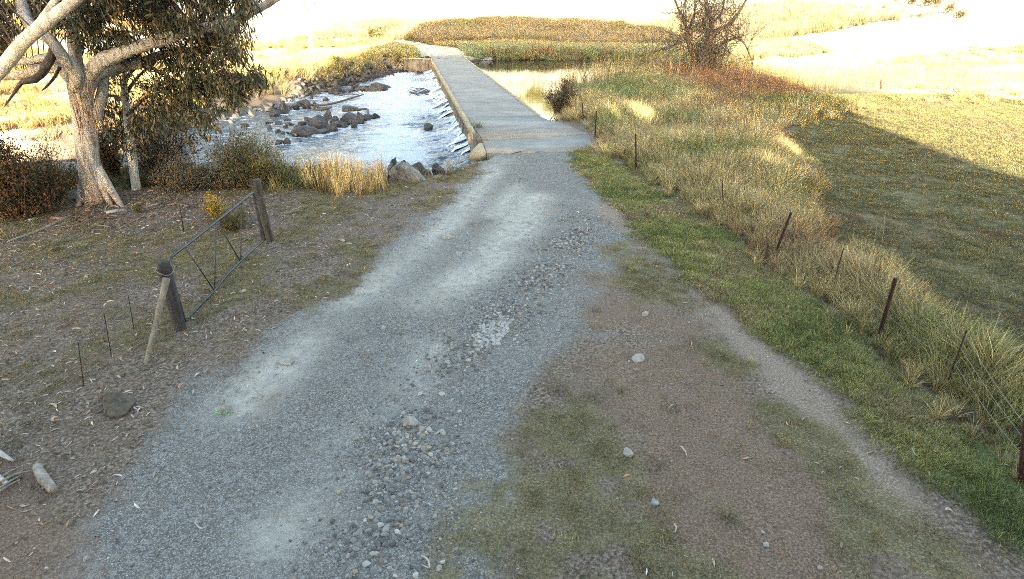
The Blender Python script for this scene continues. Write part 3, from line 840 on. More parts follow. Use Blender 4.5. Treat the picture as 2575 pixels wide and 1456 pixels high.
# rocks along far end and under bank
for i, (px, py, w, h, lab) in enumerate([
    (1003, 172, 34, 11, 'flat dark rock breaking the rapids near the far wing wall'), (1036, 176, 26, 10, 'small rock in the rapids beside the far wing wall'),
    (975, 180, 30, 10, 'dark rock at the far bank left of the rapids'), (945, 190, 34, 13, 'rock at the foot of the shaded far bank grass'),
    (905, 200, 36, 14, 'grey rock below the tall grass of the far bank'), (870, 210, 28, 10, 'small grey rock lowest along the far bank'),
    (1075, 330, 26, 16, 'rock under falling water at the causeway toe'), (1168, 372, 30, 18, 'mossy rock against the near abutment')]):
    g = G(px, py, WZL); k = mpp(g[1], WZL)
    rock('bank_rock', (g[0], g[1] + w * k * .3, WZL + .1), (w * k, w * k * .8, h * k * 2), 400 + i, 'rock', lab, 'rock', 'rocks along the far stream edge')
# upstream flat rocks by deck
for i, (px, py, w, h, lab) in enumerate([(1208, 152, 46, 12, 'flat tan rock at the pool edge by the far kerb end'), (1215, 163, 40, 8, 'thin dark rock in the pool beside the deck')]):
    g = G(px, py, WZR); k = mpp(g[1], WZR)
    rock('flat_rock', (g[0] + .4, g[1] + .5, WZR + .08), (w * k, w * k * .6, .5), 430 + i, 'boulder' if i == 0 else 'rock', lab, 'rock')
def ground_stone(px, py, w, h, mat, lab, seed, name='stone', cat='stone', group='loose stones on the track', sink=.5, sub=3):
    g = G(px, py); k = mpp(g[1]); z = zg(g[0], g[1])
    W, Hh = w * k, h * k
    return rock(name, (g[0], g[1], z + Hh * (.5 - sink)), (W, W * .8, Hh), seed, mat, lab, cat, group, rz=seed * .3, sub=sub)
ground_stone(1027, 1068, 40, 30, 'stone', 'largest pale stone on the gravel track', 501, sink=.25)
ground_stone(296, 1025, 95, 44, 'mossrock', 'half buried dark mossy rock in leaf litter left of the track', 502, 'mossy_rock', 'rock', None, .42, 4)
ground_stone(718, 911, 40, 16, 'stone', 'flat pale stone set in the left side of the track', 503)
ground_stone(1646, 1266, 22, 18, 'stonegrey', 'single grey stone on the reddish dirt patch', 504)
ground_stone(1605, 902, 34, 18, 'stone', 'pale flat stone on brown dirt above the muddy patch', 505)
ground_stone(1580, 1138, 34, 16, 'stone', 'tan flat stone embedded in brown dirt at centre right', 506)
ground_stone(1622, 790, 24, 12, 'stone', 'small pale stone at the upper end of brown dirt', 507)
ground_stone(1130, 597, 34, 11, 'stone', 'pale flat stone in the middle of the upper track', 508)
ground_stone(1155, 640, 26, 8, 'stone', 'thin pale stone just below the upper track stone', 509)
ground_stone(1112, 1090, 18, 14, 'stone', 'tan stone right of the largest pale stone', 510)
ground_stone(1918, 1340, 12, 10, 'stonegrey', 'upper of two small dark stones on bare soil', 511)
ground_stone(1927, 1372, 15, 13, 'stonegrey', 'lower of two small dark stones on bare soil', 512)
ground_stone(2062, 1428, 13, 13, 'stone', 'small pale stone on the dirt near the bottom edge', 513)
ground_stone(500, 1314, 20, 16, 'stonegrey', 'rounded grey stone lying on fine gravel lower left', 514)
ground_stone(372, 1304, 12, 11, 'stone', 'small white stone at the lower left track edge', 515)
ground_stone(217, 1410, 17, 12, 'stone', 'pale stone nearest the bottom left of the track', 516)
ground_stone(955, 1245, 16, 13, 'stone', 'white angular stone in the gravel ridge', 517)
ground_stone(1093, 1305, 16, 15, 'stone', 'cream stone on the right side of the gravel ridge', 518)
ground_stone(610, 735, 22, 9, 'stone', 'pale stone at the litter edge of the upper track', 519)
ground_stone(965, 828, 20, 10, 'stone', 'pale stone left of the cracked mud patch', 520)
ground_stone(860, 605, 22, 8, 'stone', 'small stone on the left verge of the upper track', 521)

# soil mounds
for i, (px, py, w, lab) in enumerate([(2232, 893, 52, 'dark soil mound by the leaning rusty post'), (2395, 1047, 56, 'larger dark soil mound at the foot of tall grass'), (2450, 1092, 42, 'smaller soil mound just below the larger one')]):
    g = G(px, py); k = mpp(g[1]); W = w * k
    V, T = ICO[4]; V = V.copy()
    for j in range(len(V)):
        p = V[j]; V[j] = p * (1 + .18 * mnoise.noise(Vector(p * 3 + i * 9)) + .1 * mnoise.noise(Vector(p * 9 + i * 9)))
    V = V * np.array([W * .52, W * .5, W * .26])
    o = link('soil_mound', make_mesh('soil_mound', V, T, M['soil'], False), None, (g[0], g[1], zg(g[0], g[1])))
    tag(o, lab, 'soil mound', 'fresh soil mounds along the verge')

# ------------------------------------------------------------------ gate, posts, fences
def q7(x, y): return (300 + x * .3434) * .958, (450 + y * .3434) * .958
GX = -5.2
gp = lambda x, y: PX(*q7(x, y), GX)
gorg = gp(540, 1150); gorg.z = 0
gate = empty('farm_gate', gorg, 'open dark pipe farm gate with diagonal braces left of the track', 'gate')
def gpart(name, pts, rad, mat='gate', sides=8, sub=1):
    mb = MB(); mb.tube([np.array(p) - np.array(gorg) for p in pts], rad, sides, sub=sub); return mb.build(name, M[mat], gate, smooth=True)
fr = [gp(540, 1150), gp(500, 1010), gp(455, 850), gp(425, 725), gp(424, 690), gp(436, 655), gp(460, 632), gp(620, 510), gp(780, 383), gp(930, 265), gp(1040, 175), gp(1056, 167), gp(1068, 185), gp(1100, 350), gp(1132, 520), gp(1125, 540), gp(1060, 598), gp(960, 690), gp(840, 815), gp(770, 905), gp(660, 1015), gp(540, 1150)]
gpart('frame', fr, .024, sub=2)
gpart('brace', [gp(540, 578), gp(760, 905)], .011)
gpart('brace', [gp(785, 383), gp(962, 685)], .011)
gpart('upright', [gp(772, 392), gp(768, 903)], .010)
gpart('upright', [gp(973, 235), gp(966, 682)], .010)
for a, b_ in [((445, 800), (1118, 460)), ((470, 900), (1124, 490)), ((500, 1005), (1128, 508))]:
    gpart('wire', [gp(*a), gp(*b_)], .003, 'wire', 4)
for f in (.2, .33, .47, .62, .75, .87):
    x0 = 440 + f * 640; 
    top = gp(462 + f * 590, 640 - f * 470); bot = gp(545 + f * 580, 1142 - f * 600)
    gpart('wire', [top * .55 + bot * .45, bot], .0025, 'wire', 4)
for fz, (zx, zy) in ((0, (470, 905)), (1, (522, 1092))):
    gpart('hinge', [gp(zx, zy), gp(zx, zy) + Vector((-.07, -.03, 0)), gp(zx, zy) + Vector((-.13, -.05, 0))], [.014, .018, .014])
gpart('latch_chain', [gp(1070, 200), gp(1085, 215) + Vector((.02, .05, -.03)), gp(1100, 205) + Vector((0, .12, 0))], .009, sides=6, sub=3)
def timber(name, base, top, r0, r1, mat, lab, cat='post', group=None, cut=.02):
    b_ = Vector(base); t_ = Vector(top); mb = MB()
    d = t_ - b_
    pts = [Vector((0, 0, 0)) - d * .12, d * .0, d * .35, d * .7, d]
    mb.tube(pts, [r0, r0, (r0 * 2 + r1) / 3, (r0 + 2 * r1) / 3, r1], 12, rough=.22, sub=3)
    o = mb.build(name, M[mat], None, b_, rel=True)
    return tag(o, lab, cat, group)
nb = G(*q7(505, 1215)); nt_ = P(*q7(372, 690), nb[1] - .02)
post_near = timber('gate_post', nb, nt_, .088, .085, 'blackpost', 'thick black timber gate post at the gate\'s near end', group='gate posts')
fb = G(*q7(1190, 530)); ft = P(*q7(1078, 62), fb[1])
post_far = timber('gate_post', fb, ft, .078, .09, 'post', 'weathered timber gate post at the gate\'s far end', group='gate posts')
hb_ = G(*q7(1150, 520)); ht_ = P(*q7(1066, 180), hb_[1])
timber('thin_post', hb_, ht_, .028, .026, 'post', 'thin dark stake between the gate and its far post')
st0 = G(366, 918); st1 = P(*q7(402, 815), nb[1] - .22)
timber('timber_stay', st0, st1, .030, .047, 'pole', 'pale round pole leaning against the black gate post', 'pole')
mb = MB()
c0 = Vector(nb).lerp(Vector(nt_), .88)
ring = [c0 + Vector((math.cos(a) * .125, math.sin(a) * .125, .04 * math.sin(a * 2))) for a in np.linspace(0, 2 * math.pi, 14)]
mb.tube(ring, .006, 5, sub=2)
mb.tube([c0 + Vector((.12, 0, 0)), gp(424, 690)], .005, 5)
o = mb.build('tie_wire', M['wire'], None, c0); tag(o, 'loop of wire tied round the top of the black gate post', 'wire')
for o in [post_near, post_far]: pass

def picket(parent, org, base, top, r=.022, name='post', mat='rust'):
    b_ = Vector(base) - Vector(org); t_ = Vector(top) - Vector(org)
    d = (t_ - b_); mb = MB()
    p0 = b_ - d.normalized() * .25
    ang0 = random.uniform(0, 2)
    for k in range(3):                                  # three-flanged steel section
        a = ang0 + k * 2.094
        w = Vector((math.cos(a), math.sin(a), 0)) * r * .95; n_ = Vector((-math.sin(a), math.cos(a), 0)) * r * .28
        V = [p0 + n_, p0 + w + n_, p0 + w - n_, p0 - n_, t_ + n_, t_ + w + n_, t_ + w - n_, t_ - n_]
        mb.add([v[:] for v in V], [[0, 1, 2, 3], [7, 6, 5, 4], [0, 4, 5, 1], [1, 5, 6, 2], [2, 6, 7, 3], [3, 7, 4, 0]])
    return mb.build(name, M[mat], parent)
PK = [((1467, 305), (1464, 257), .026), ((1496, 345), (1500, 279), .026), ((1600, 428), (1598, 336), .028), ((1820, 545), (1816, 452), .012),
      ((1944, 652), (1990, 534), .027), ((2090, 738), (2121, 624), .010), ((2206, 860), (2253, 699), .030), ((2376, 980), (2431, 830), .010), ((2566, 1215), (2580, 1060), .028)]
f0 = G(1600, 428)
fence = empty('wire_fence', f0, 'rusty steel post and wire fence half buried in tall grass right of the track', 'fence')
tops = []
for bpx, tpx, r in PK:
    g = G(*bpx); z = zg(g[0], g[1]); t_ = P(*tpx, g[1])
    picket(fence, f0, (g[0], g[1], z), t_, r); tops.append((Vector((g[0], g[1], z)), t_))
extra = G(1400, 262)
for fz in (.45, .72, .93):
    mb = MB()
    pts = [b_.lerp(t_, fz) - Vector(f0) for b_, t_ in tops]
    for a, b_ in zip(pts[:-1], pts[1:]):
        mid = (a + b_) / 2; mid.z -= .03
        mb.tube([a, mid, b_], .0035, 4, sub=3, cap=False)
    mb.build('wire', M['wire'], fence)
# left fence line of thin pickets running away from the black post
LP = [((172, 905), (165, 850)), ((128, 955) , (120, 900))]
lf0 = Vector(nb)
lfence = empty('wire_fence', lf0, 'sagging wires and thin rusty pickets running down from the black gate post', 'fence')
lp = [((283, 905), (262, 790)), ((338, 830), (322, 742)), ((212, 975), (196, 860)), ((-40, 1190), (-60, 1000))]
lt = []
for bpx, tpx in lp:
    g = G(*bpx); z = zg(g[0], g[1]); t_ = P(*tpx, g[1] - .0); picket(lfence, lf0, (g[0], g[1], z), t_, .006); lt.append((Vector((g[0], g[1], z)), t_))
lt = sorted(lt, key=lambda q: -q[0].x)
for fz in (.3, .6, .9):
    mb = MB(); pts = [Vector(nb).lerp(Vector(nt_), fz * .9)] + [b_.lerp(t_, fz) for b_, t_ in lt]
    pts = [p - lf0 for p in pts]
    for a, b_ in zip(pts[:-1], pts[1:]): mb.tube([a, (a + b_) / 2 - Vector((0, 0, .03)), b_], .0025, 4, sub=2, cap=False)
    mb.build('wire', M['wire'], lfence)
# lone pickets
def lone(bpx, tpx, r, lab, z=0.0):
    g = G(*bpx, z); b_ = (g[0], g[1], zg(g[0], g[1])); t_ = P(*tpx, g[1])
    o = picket(None, (0, 0, 0), b_, t_, r, 'steel_post'); 
    me = o.data; me.transform(Matrix.Translation(-Vector(b_))); o.location = b_
    return tag(o, lab, 'post')
lone((1346, 104), (1345, 89), .10, 'small black post on the green bank behind the pool')
lone((2213, 232), (2215, 200), .05, 'thin post on the sunlit edge of the rusty grass')
lone((462, 582), (452, 520), .012, 'thin rusty picket in leaf litter behind the gate')

# ------------------------------------------------------------------ leaves and branches
def leaves(N, centers, dirs, L, W, rnd=None):
    """N thin two-triangle leaves; centres, direction (unit), length and width arrays"""
    u = dirs
    a = rng.normal(size=(N, 3)); w = np.cross(u, a); w /= np.linalg.norm(w, axis=1)[:, None] + 1e-9
    n = np.cross(u, w)
    L = np.broadcast_to(L, (N,))[:, None]; W = np.broadcast_to(W, (N,))[:, None]
    p0 = centers; p3 = centers + u * L + n * L * .12
    m_ = centers + u * L * .45 + n * L * .10
    V = np.stack([p0, m_ + w * W * .5, p3, m_ - w * W * .5], 1).reshape(-1, 3)
    b = np.arange(N)[:, None] * 4
    Q = b + np.array([[0, 1, 2, 3]])
    va = np.repeat(rng.random(N), 4)
    vh = np.tile([.1, .55, 1.0, .55], N)
    return V, Q, va, vh
def leaf_obj(name, parts, mat, parent, org):
    V = []; Q = []; A = []; H = []; n = 0
    for v, q, a, h in parts:
        V.append(v); Q.append(q + n); A.append(a); H.append(h); n += len(v)
    V = np.concatenate(V) - np.array(org)
    me = make_mesh(name, V, np.concatenate(Q), mat, False, {'va': np.concatenate(A), 'vh': np.concatenate(H)})
    return link(name, me, parent, None if parent else org)
def unit(a): return a / (np.linalg.norm(a, axis=-1, keepdims=True) + 1e-9)
def inpoly(poly, n):
    xs = [p[0] for p in poly]; ys = [p[1] for p in poly]; out = []
    while len(out) < n:
        x = rng.uniform(min(xs), max(xs), n * 3); y = rng.uniform(min(ys), max(ys), n * 3)
        k = sdf(poly, x, y) < 0
        out += list(zip(x[k], y[k]))
    return out[:n]
def gum_foliage(regions, limb_pts, twmb, org, leafL=.20, per=38, rad=.19):
    parts = []
    LPt = np.array([p for p, r in limb_pts])
    for poly, n, Y0, Y1 in regions:
        for (px, py) in inpoly(poly, n):
            Y = rng.uniform(Y0, Y1); c = np.array(P(px, py, Y))
            k = int(per * rng.uniform(.5, 1.4))
            off = rng.normal(size=(k, 3)) * rad * np.array([.55, .55, .5])
            d = rng.normal(size=(k, 3)) * .5 + np.array([0, 0, -1.0]) + off * 1.2
            parts.append(leaves(k, c + off, unit(d), leafL * rng.uniform(.6, 1.35, k), leafL * .19 * rng.uniform(.7, 1.4, k)))
            if rng.random() < .75:
                dist = np.linalg.norm(LPt - c, axis=1) + rng.random(len(LPt)) * .5
                b = LPt[int(np.argmin(dist))]
                if np.linalg.norm(b - c) < 4.0:
                    mid = (b + c) / 2 + np.array([0, 0, .18 * np.linalg.norm(b - c)]) + rng.normal(size=3) * .08
                    twmb.tube([b, mid, c, c + np.array([rng.normal() * .1, rng.normal() * .1, -.22])], [.016, .011, .006, .003], 4, sub=3, cap=False)
    return parts

# ---- big gum tree
tb = Vector(G(235, 505)); tb.z = zg(tb.x, tb.y)
gum = empty('gum_tree', tb, 'large pale barked gum tree with a thick trunk and spreading limbs on the left bank', 'tree')
YT = tb.y
lim = []
def tree_tube(pts, rad, sides=12, rough=.15, name='limb', parent=gum, org=tb, mat='bark', store=lim):
    mb = MB(); W = [np.array(p) - np.array(org) for p in pts]
    pp, rr = mb.tube(W, rad, sides, rough=rough, sub=7 if sides > 9 else 4)
    o = mb.build(name, M[mat], parent, smooth=True)
    store.extend([(np.array(p) + np.array(org), r) for p, r in zip(pp, rr)][::2])
    return o
k = mpp(YT)
tree_tube([P(238, 540, YT), P(236, 500, YT), P(228, 430, YT), P(216, 350, YT), P(206, 280, YT), P(198, 225, YT), P(196, 188, YT)],
          [38 * k, 33 * k, 27 * k, 23.5 * k, 22 * k, 23 * k, 20 * k], 30, .30, 'trunk')
# buttress roots flare
for px, py, dx in [(262, 505, 40), (205, 508, -30), (285, 512, 60)]:
    g0 = P(228 + dx * .3, 420, YT); g1 = P(px, py - 25, YT - .1); g2 = Vector(G(px + dx * .5, py + 12))
    tree_tube([g0, g1, g2 + Vector((0, 0, -.1))], [10 * k, 9 * k, 4 * k], 10, .2, 'root')
B = lambda *q: [P(a, b, YT + d) for a, b, d in q]
tree_tube(B((205, 235, -.1), (225, 185, -.2), (270, 148, -.3), (330, 125, -.3), (400, 102, -.3), (480, 76, -.4), (555, 62, -.4), (620, 38, -.4), (700, -8, -.5), (800, -90, -.6)),
          [16 * k, 17 * k, 15 * k, 12 * k, 11.5 * k, 11 * k, 11 * k, 9 * k, 6.5 * k, 4 * k], 14, .3)
tree_tube(B((195, 220, -.2), (192, 190, -.4), (165, 150, -.6), (130, 105, -.7), (95, 78, -.7), (70, 50, -.6), (52, 0, -.5), (45, -80, -.4)),
          [16 * k, 15 * k, 12.5 * k, 12.5 * k, 13 * k, 13 * k, 11 * k, 9 * k], 14, .28)
tree_tube(B((205, 240, .1), (200, 190, .2), (188, 130, .3), (182, 60, .4), (190, -20, .5), (200, -120, .6)), [16 * k, 15 * k, 13 * k, 12 * k, 11 * k, 8 * k], 12, .2)
tree_tube(B((215, 220, .1), (250, 185, .3), (300, 168, .4), (350, 160, .6), (405, 138, .7), (470, 125, .8), (540, 118, 1)), [18 * k, 15 * k, 13 * k, 12 * k, 9 * k, 6 * k, 3 * k], 10, .2)
tree_tube(B((190, 205, .2), (150, 172, .4), (100, 172, .7), (50, 188, .9), (-20, 190, 1.1), (-120, 170, 1.3)), [16 * k, 14 * k, 12 * k, 11 * k, 9 * k, 6 * k], 10, .2)
tree_tube(B((175, 155, -.1), (120, 145, -.1), (60, 155, .1), (0, 150, .2), (-90, 140, .4)), [12 * k, 10 * k, 8 * k, 8 * k, 5 * k], 8, .2)
tree_tube(B((240, 300, .1), (255, 240, .25), (262, 190, .4)), [14 * k, 11 * k, 8 * k], 8, .2)
tree_tube(B((135, 115, -.3), (130, 140, -.5), (112, 175, -.6), (88, 200, -.6), (55, 208, -.6), (35, 235, -.6), (14, 264, -.6)), [9 * k, 9 * k, 8 * k, 7 * k, 5 * k, 3 * k, 1.5 * k], 8, .2, 'dead_branch', mat='driftwood')
tree_tube(B((150, 168, -.2), (140, 190, -.3), (120, 215, -.3), (105, 228, -.3)), [4 * k, 3 * k, 2.4 * k, 1 * k], 6, .2, 'dead_branch', mat='driftwood')
tree_tube(B((620, 38, -.4), (640, 0, -.3), (652, -60, -.2)), [9 * k, 7 * k, 4 * k], 8, .2)
tree_tube(B((160, 60, .2), (140, 0, .4), (110, -80, .6)), [7 * k, 6 * k, 4 * k], 8, .2)
tw = MB()
regs = [([(150, -110), (420, -120), (420, 60), (330, 95), (200, 110), (150, 60)], 200, YT - 1.0, YT + 2.2),
        ([(400, -120), (660, -120), (640, 0), (600, 40), (640, 90), (560, 120), (400, 60)], 160, YT - 1.2, YT + 1.6),
        ([(-60, -110), (160, -110), (150, 70), (60, 40), (-60, 95)], 90, YT - .5, YT + 2.5),
        ([(-60, 40), (40, 60), (30, 130), (-60, 150)], 26, YT, YT + 2),
        ([(400, 110), (560, 100), (620, 115), (600, 150), (540, 200), (560, 240), (480, 230), (420, 190)], 58, YT - .6, YT + 1.4),
        ([(540, 170), (600, 190), (655, 172), (650, 200), (600, 235), (590, 262), (550, 240)], 42, YT - .4, YT + .8),
        ([(220, 110), (380, 120), (360, 150), (260, 140)], 20, YT, YT + 1.5),
        ([(380, 190), (500, 200), (560, 250), (540, 320), (470, 350), (400, 330)], 34, YT - .3, YT + 1.6)]
parts = gum_foliage(regs, lim, tw, tb)
leaf_obj('crown', parts, M['gumleaf'], gum, tb)
tw.V = [v - np.array(tb) for v in tw.V]
tw.build('branchlets', M['twig'], gum)
# hanging bark ribbons
tw = MB()
for i in range(26):
    p = P(random.uniform(175, 250), random.uniform(190, 300), YT - .45)
    L = random.uniform(.25, .9)
    tw.tube([p, p + Vector((random.uniform(-.05, .05), -.06, -L * .5)), p + Vector((random.uniform(-.12, .12), -.08, -L))], [.012, .016, .004], 3, sub=2, cap=False)
tw.V = [v - np.array(tb) for v in tw.V]
o = tw.build('bark_ribbons', M['barkstrip'], gum); o['kind'] = 'stuff'

# ---- leaning white limb from a neighbour tree outside the left edge
nb2 = Vector((-15.5, 13.0, 0)); nb2.z = zg(nb2.x, nb2.y)
gum2 = empty('gum_tree', nb2, 'smooth white gum limb slanting up from the left edge across the big tree', 'tree')
lim2 = []
Y2 = YT - 1.6; k2 = mpp(Y2)
tree_tube([nb2 + Vector((0, 0, -.2)), nb2 + Vector((.3, .1, 1.2)), P(-120, 265, Y2), P(-10, 185, Y2), P(60, 105, Y2), P(110, 62, Y2), P(165, 18, Y2), P(240, -40, Y2), P(340, -120, Y2)],
          [.24, .2, 17 * k2, 15.5 * k2, 13.5 * k2, 13.5 * k2, 12 * k2, 9.5 * k2, 6 * k2], 14, .12, 'trunk', gum2, nb2, 'bark2', lim2)
tree_tube([P(70, 98, Y2), P(110, 40, Y2), P(145, -10, Y2), P(180, -70, Y2)], [7 * k2, 7 * k2, 6 * k2, 3 * k2], 8, .1, 'limb', gum2, nb2, 'bark2', lim2)
tw = MB(); parts = gum_foliage([([(180, -140), (420, -160), (380, -30), (240, -10)], 60, Y2 - .5, Y2 + 1.2), ([(-200, -120), (-60, -120), (-60, 60), (-200, 60)], 30, Y2 - .5, Y2 + 1)], lim2, tw, nb2)
leaf_obj('crown', parts, M['gumleaf'], gum2, nb2)
tw.V = [v - np.array(nb2) for v in tw.V]; tw.build('branchlets', M['twig'], gum2)

# ---- young gum
yb = Vector(G(342, 478)); yb.z = zg(yb.x, yb.y); yk = mpp(yb.y)
ygum = empty('young_gum_tree', yb, 'slender young gum with white lower stem right of the big trunk', 'tree')
lim3 = []
Y = yb.y
tree_tube([P(344, 500, Y), P(342, 470, Y), P(334, 410, Y), P(326, 350, Y), P(320, 290, Y), P(313, 230, Y), P(314, 180, Y), P(306, 120, Y)], [12 * yk, 11 * yk, 10 * yk, 9.5 * yk, 8 * yk, 7 * yk, 5 * yk, 3 * yk], 12, .15, 'trunk', ygum, yb, 'bark2', lim3)
for pts in [((320, 290), (360, 250), (420, 225)), ((316, 235), (350, 190), (400, 150)), ((318, 260), (285, 240), (262, 250)), ((323, 320), (370, 290), (430, 275)), ((325, 340), (290, 330), (260, 345)), ((314, 200), (350, 165), (378, 180))]:
    tree_tube([P(a, b, Y + random.uniform(-.3, .3)) for a, b in pts], [4.5 * yk, 3 * yk, 1.5 * yk], 6, .1, 'limb', ygum, yb, 'willowbark', lim3)
tw = MB()
parts = gum_foliage([([(240, 200), (330, 180), (420, 200), (500, 215), (520, 260), (480, 300), (400, 310), (330, 330), (240, 330)], 70, Y - .9, Y + 1.3),
                     ([(240, 310), (330, 300), (380, 330), (360, 380), (300, 370), (240, 350)], 26, Y - .5, Y + .8)], lim3, tw, yb, .18, 30, .20)
leaf_obj('crown', parts, M['gumleaf'], ygum, yb)
tw.V = [v - np.array(yb) for v in tw.V]; tw.build('branchlets', M['twig'], ygum)

# ---- shrubs
def shrub(name, px, py, wpx, hpx, mat, lab, n=3000, leafL=.06, stems=26, group=None, z=None, droop=0, airy=1.0, depth=1.0, lw=.32, cat='shrub', mat2=None, frac2=0):
    g = G(px, py, 0 if z is None else z); zb = zg(g[0], g[1]) if z is None else z
    kk = mpp(g[1]); W, Hh = wpx * kk, hpx * kk
    base = Vector((g[0], g[1], zb)); root = empty(name, base, lab, cat, group)
    mb = MB(); parts = []; tips = []
    for s in range(stems):
        a = rng.uniform(0, 2 * math.pi); rr = math.sqrt(rng.random())
        tip = np.array([math.cos(a) * rr * W * .5, math.sin(a) * rr * W * .5 * depth, Hh * (1 - .55 * rr * rr) * rng.uniform(.65, 1.08)])
        p0 = np.array([math.cos(a) * W * .08, math.sin(a) * W * .08 * depth, -.05])
        mid = p0 * .5 + tip * np.array([.35, .35, .55]) + rng.normal(size=3) * .05 * W
        pp, rd = mb.tube([p0, mid, tip], [.012 + .006 * Hh, .008, .003], 4, sub=6, cap=False)
        for j in range(3):
            q = pp[int(len(pp) * rng.uniform(.35, .9))]; e = q + rng.normal(size=3) * .16 * W * .5 + np.array([0, 0, .08 * Hh])
            mb.tube([q, e], [.005, .002], 3, sub=1, cap=False); tips.append((q, e))
        for i in range(int(len(pp) * .3), len(pp) - 1): tips.append((pp[i], pp[i + 1]))
    T0 = np.array([t[0] for t in tips]); T1 = np.array([t[1] for t in tips])
    idx = rng.integers(0, len(T0), n); f = rng.random(n)[:, None]
    c = T0[idx] * (1 - f) + T1[idx] * f + rng.normal(size=(n, 3)) * .06 * W * airy
    c[:, 2] = np.maximum(c[:, 2], .02)
    d = unit(T1[idx] - T0[idx]) * .5 + rng.normal(size=(n, 3)) * .6 + np.array([0, 0, .35 - droop])
    V, Q, va, vh = leaves(n, c, unit(d), leafL * rng.uniform(.5, 1.3, n), leafL * lw)
    k0 = int(n * (1 - frac2))
    leaf_obj('foliage', [(V[:k0 * 4], Q[:k0], va[:k0 * 4], vh[:k0 * 4])], M[mat], root, (0, 0, 0))
    if frac2:
        leaf_obj('foliage', [(V[k0 * 4:], Q[k0:] - k0 * 4, va[k0 * 4:], vh[k0 * 4:])], M[mat2], root, (0, 0, 0))
    mb.build('stems', M['twig'], root)
    return root
shrub('shrub', 55, 545, 230, 200, 'shrubleaf', 'dark dense shrub at the left edge behind leaf litter', 9000, .10, 50, mat2='brownleaf', frac2=.25)
shrub('shrub', 130, 505, 170, 150, 'wattle', 'olive green shrub between the dark shrub and the big trunk', 6000, .07, 40, mat2='brownleaf', frac2=.15)
shrub('shrub', -40, 500, 200, 160, 'shrubleaf', 'rusty leaved shrub cut by the left picture edge', 6000, .1, 40, mat2='brownleaf', frac2=.4)
shrub('shrub', 425, 452, 200, 190, 'shrubleaf', 'twiggy dark shrub behind the young gum stem', 5500, .09, 70, airy=1.4, mat2='brownleaf', frac2=.4)
shrub('shrub', 292, 455, 60, 150, 'shrubleaf', 'shadowy low shrub between the two gum trunks', 5000, .08, 40)
shrub('shrub', 470, 478, 170, 90, 'greyleaf', 'low grey green shrub in front of the stream at left', 5000, .06, 50, mat2='brownleaf', frac2=.12)
shrub('shrub', 590, 470, 150, 115, 'greyleaf', 'grey green shrub left of the tall olive bush', 5500, .06, 50)
shrub('shrub', 650, 470, 190, 135, 'wattle', 'round olive bush with yellowish top before the stream', 10000, .06, 70, depth=.8)
shrub('shrub', 600, 445, 150, 120, 'greyleaf', 'feathery upright shrub tips standing against the water', 2600, .06, 34, airy=.5)
shrub('shrub', 545, 548, 66, 74, 'yellowleaf', 'small bright yellow bush seen through the gate', 2000, .05, 24, lw=.25, mat2='olivebush', frac2=.12)
shrub('shrub', 590, 575, 100, 55, 'olivebush', 'low olive bush beside the yellow one behind the gate', 3200, .05, 40, lw=.25)
shrub('shrub', 348, 535, 26, 26, 'olivebush', 'tiny green seedling bush in bark litter', 500, .04, 12)
shrub('shrub', 1415, 285, 100, 85, 'shrubleaf', 'dark leaning bush at the pool edge beside the deck', 4500, .12, 40, z=-.3, mat2='greyleaf', frac2=.4, droop=.3)
for px, py, w, h, lab in [(940, 112, 70, 26, 'small sunlit bush beyond the far end of the road'), (910, 104, 50, 16, 'flattened sunlit bush left of the road bend'), (838, 168, 26, 26, 'small pale bush on the bright meadow, lower one'), (695, 195, 30, 16, 'low pale tuft bush on the bright meadow by the tree tips')]:
    shrub('meadow_bush', px, py, w, h, 'farleaf', lab, 500, .3, 14, lw=.5)

# ------------------------------------------------------------------ bare willow
wb = Vector(G(1775, 196)); wb.z = zg(wb.x, wb.y); wk = mpp(wb.y)
willow = empty('bare_willow', wb, 'leafless willow with split twisted stems at the pool edge', 'tree')
segs = MB(); twg = MB()
def wt(*pts): return [np.array(P(a, b, wb.y + d)) - np.array(wb) for a, b, d in pts]
wl = []
for pts, rad in [
    (((1772, 205, 0), (1770, 160, 0), (1775, 120, 0), (1785, 95, 0)), (26, 22, 18, 13)),
    (((1760, 200, .2), (1748, 150, .3), (1735, 115, .3), (1728, 78, .3)), (14, 12, 10, 8)),
    (((1785, 95, 0), (1790, 60, 0), (1778, 20, .2), (1772, -30, .3)), (12, 10, 8, 5)),
    (((1785, 95, 0), (1768, 55, .3), (1782, 30, .3), (1780, 8, .4)), (9, 7, 6, 3)),
    (((1775, 118, 0), (1800, 80, -.3), (1835, 60, -.5), (1865, 20, -.6), (1885, -20, -.6)), (12, 9, 7, 5, 3)),
    (((1780, 130, 0), (1820, 108, -.5), (1855, 96, -.7), (1875, 115, -.8), (1893, 160, -.8)), (7, 6, 4, 3, 1.5)),
    (((1728, 78, .3), (1720, 50, .4), (1705, 20, .5), (1690, -20, .6)), (6, 5, 4, 3)),
    (((1728, 80, .3), (1745, 40, .4), (1748, 0, .5)), (6, 4, 3)),
    (((1740, 100, .3), (1700, 110, .2), (1660, 125, .1), (1640, 135, 0)), (5, 3, 2, 1)),
    (((1790, 60, 0), (1815, 30, .2), (1822, -20, .3)), (6, 4, 3)),
    (((1760, 190, 0), (1800, 150, -.3), (1835, 135, -.5)), (6, 4, 2))]:
    W = wt(*pts); pp, rr = segs.tube(W, [r * wk * .62 for r in rad], 8, rough=.3, sub=4); wl += list(zip(pp, rr))
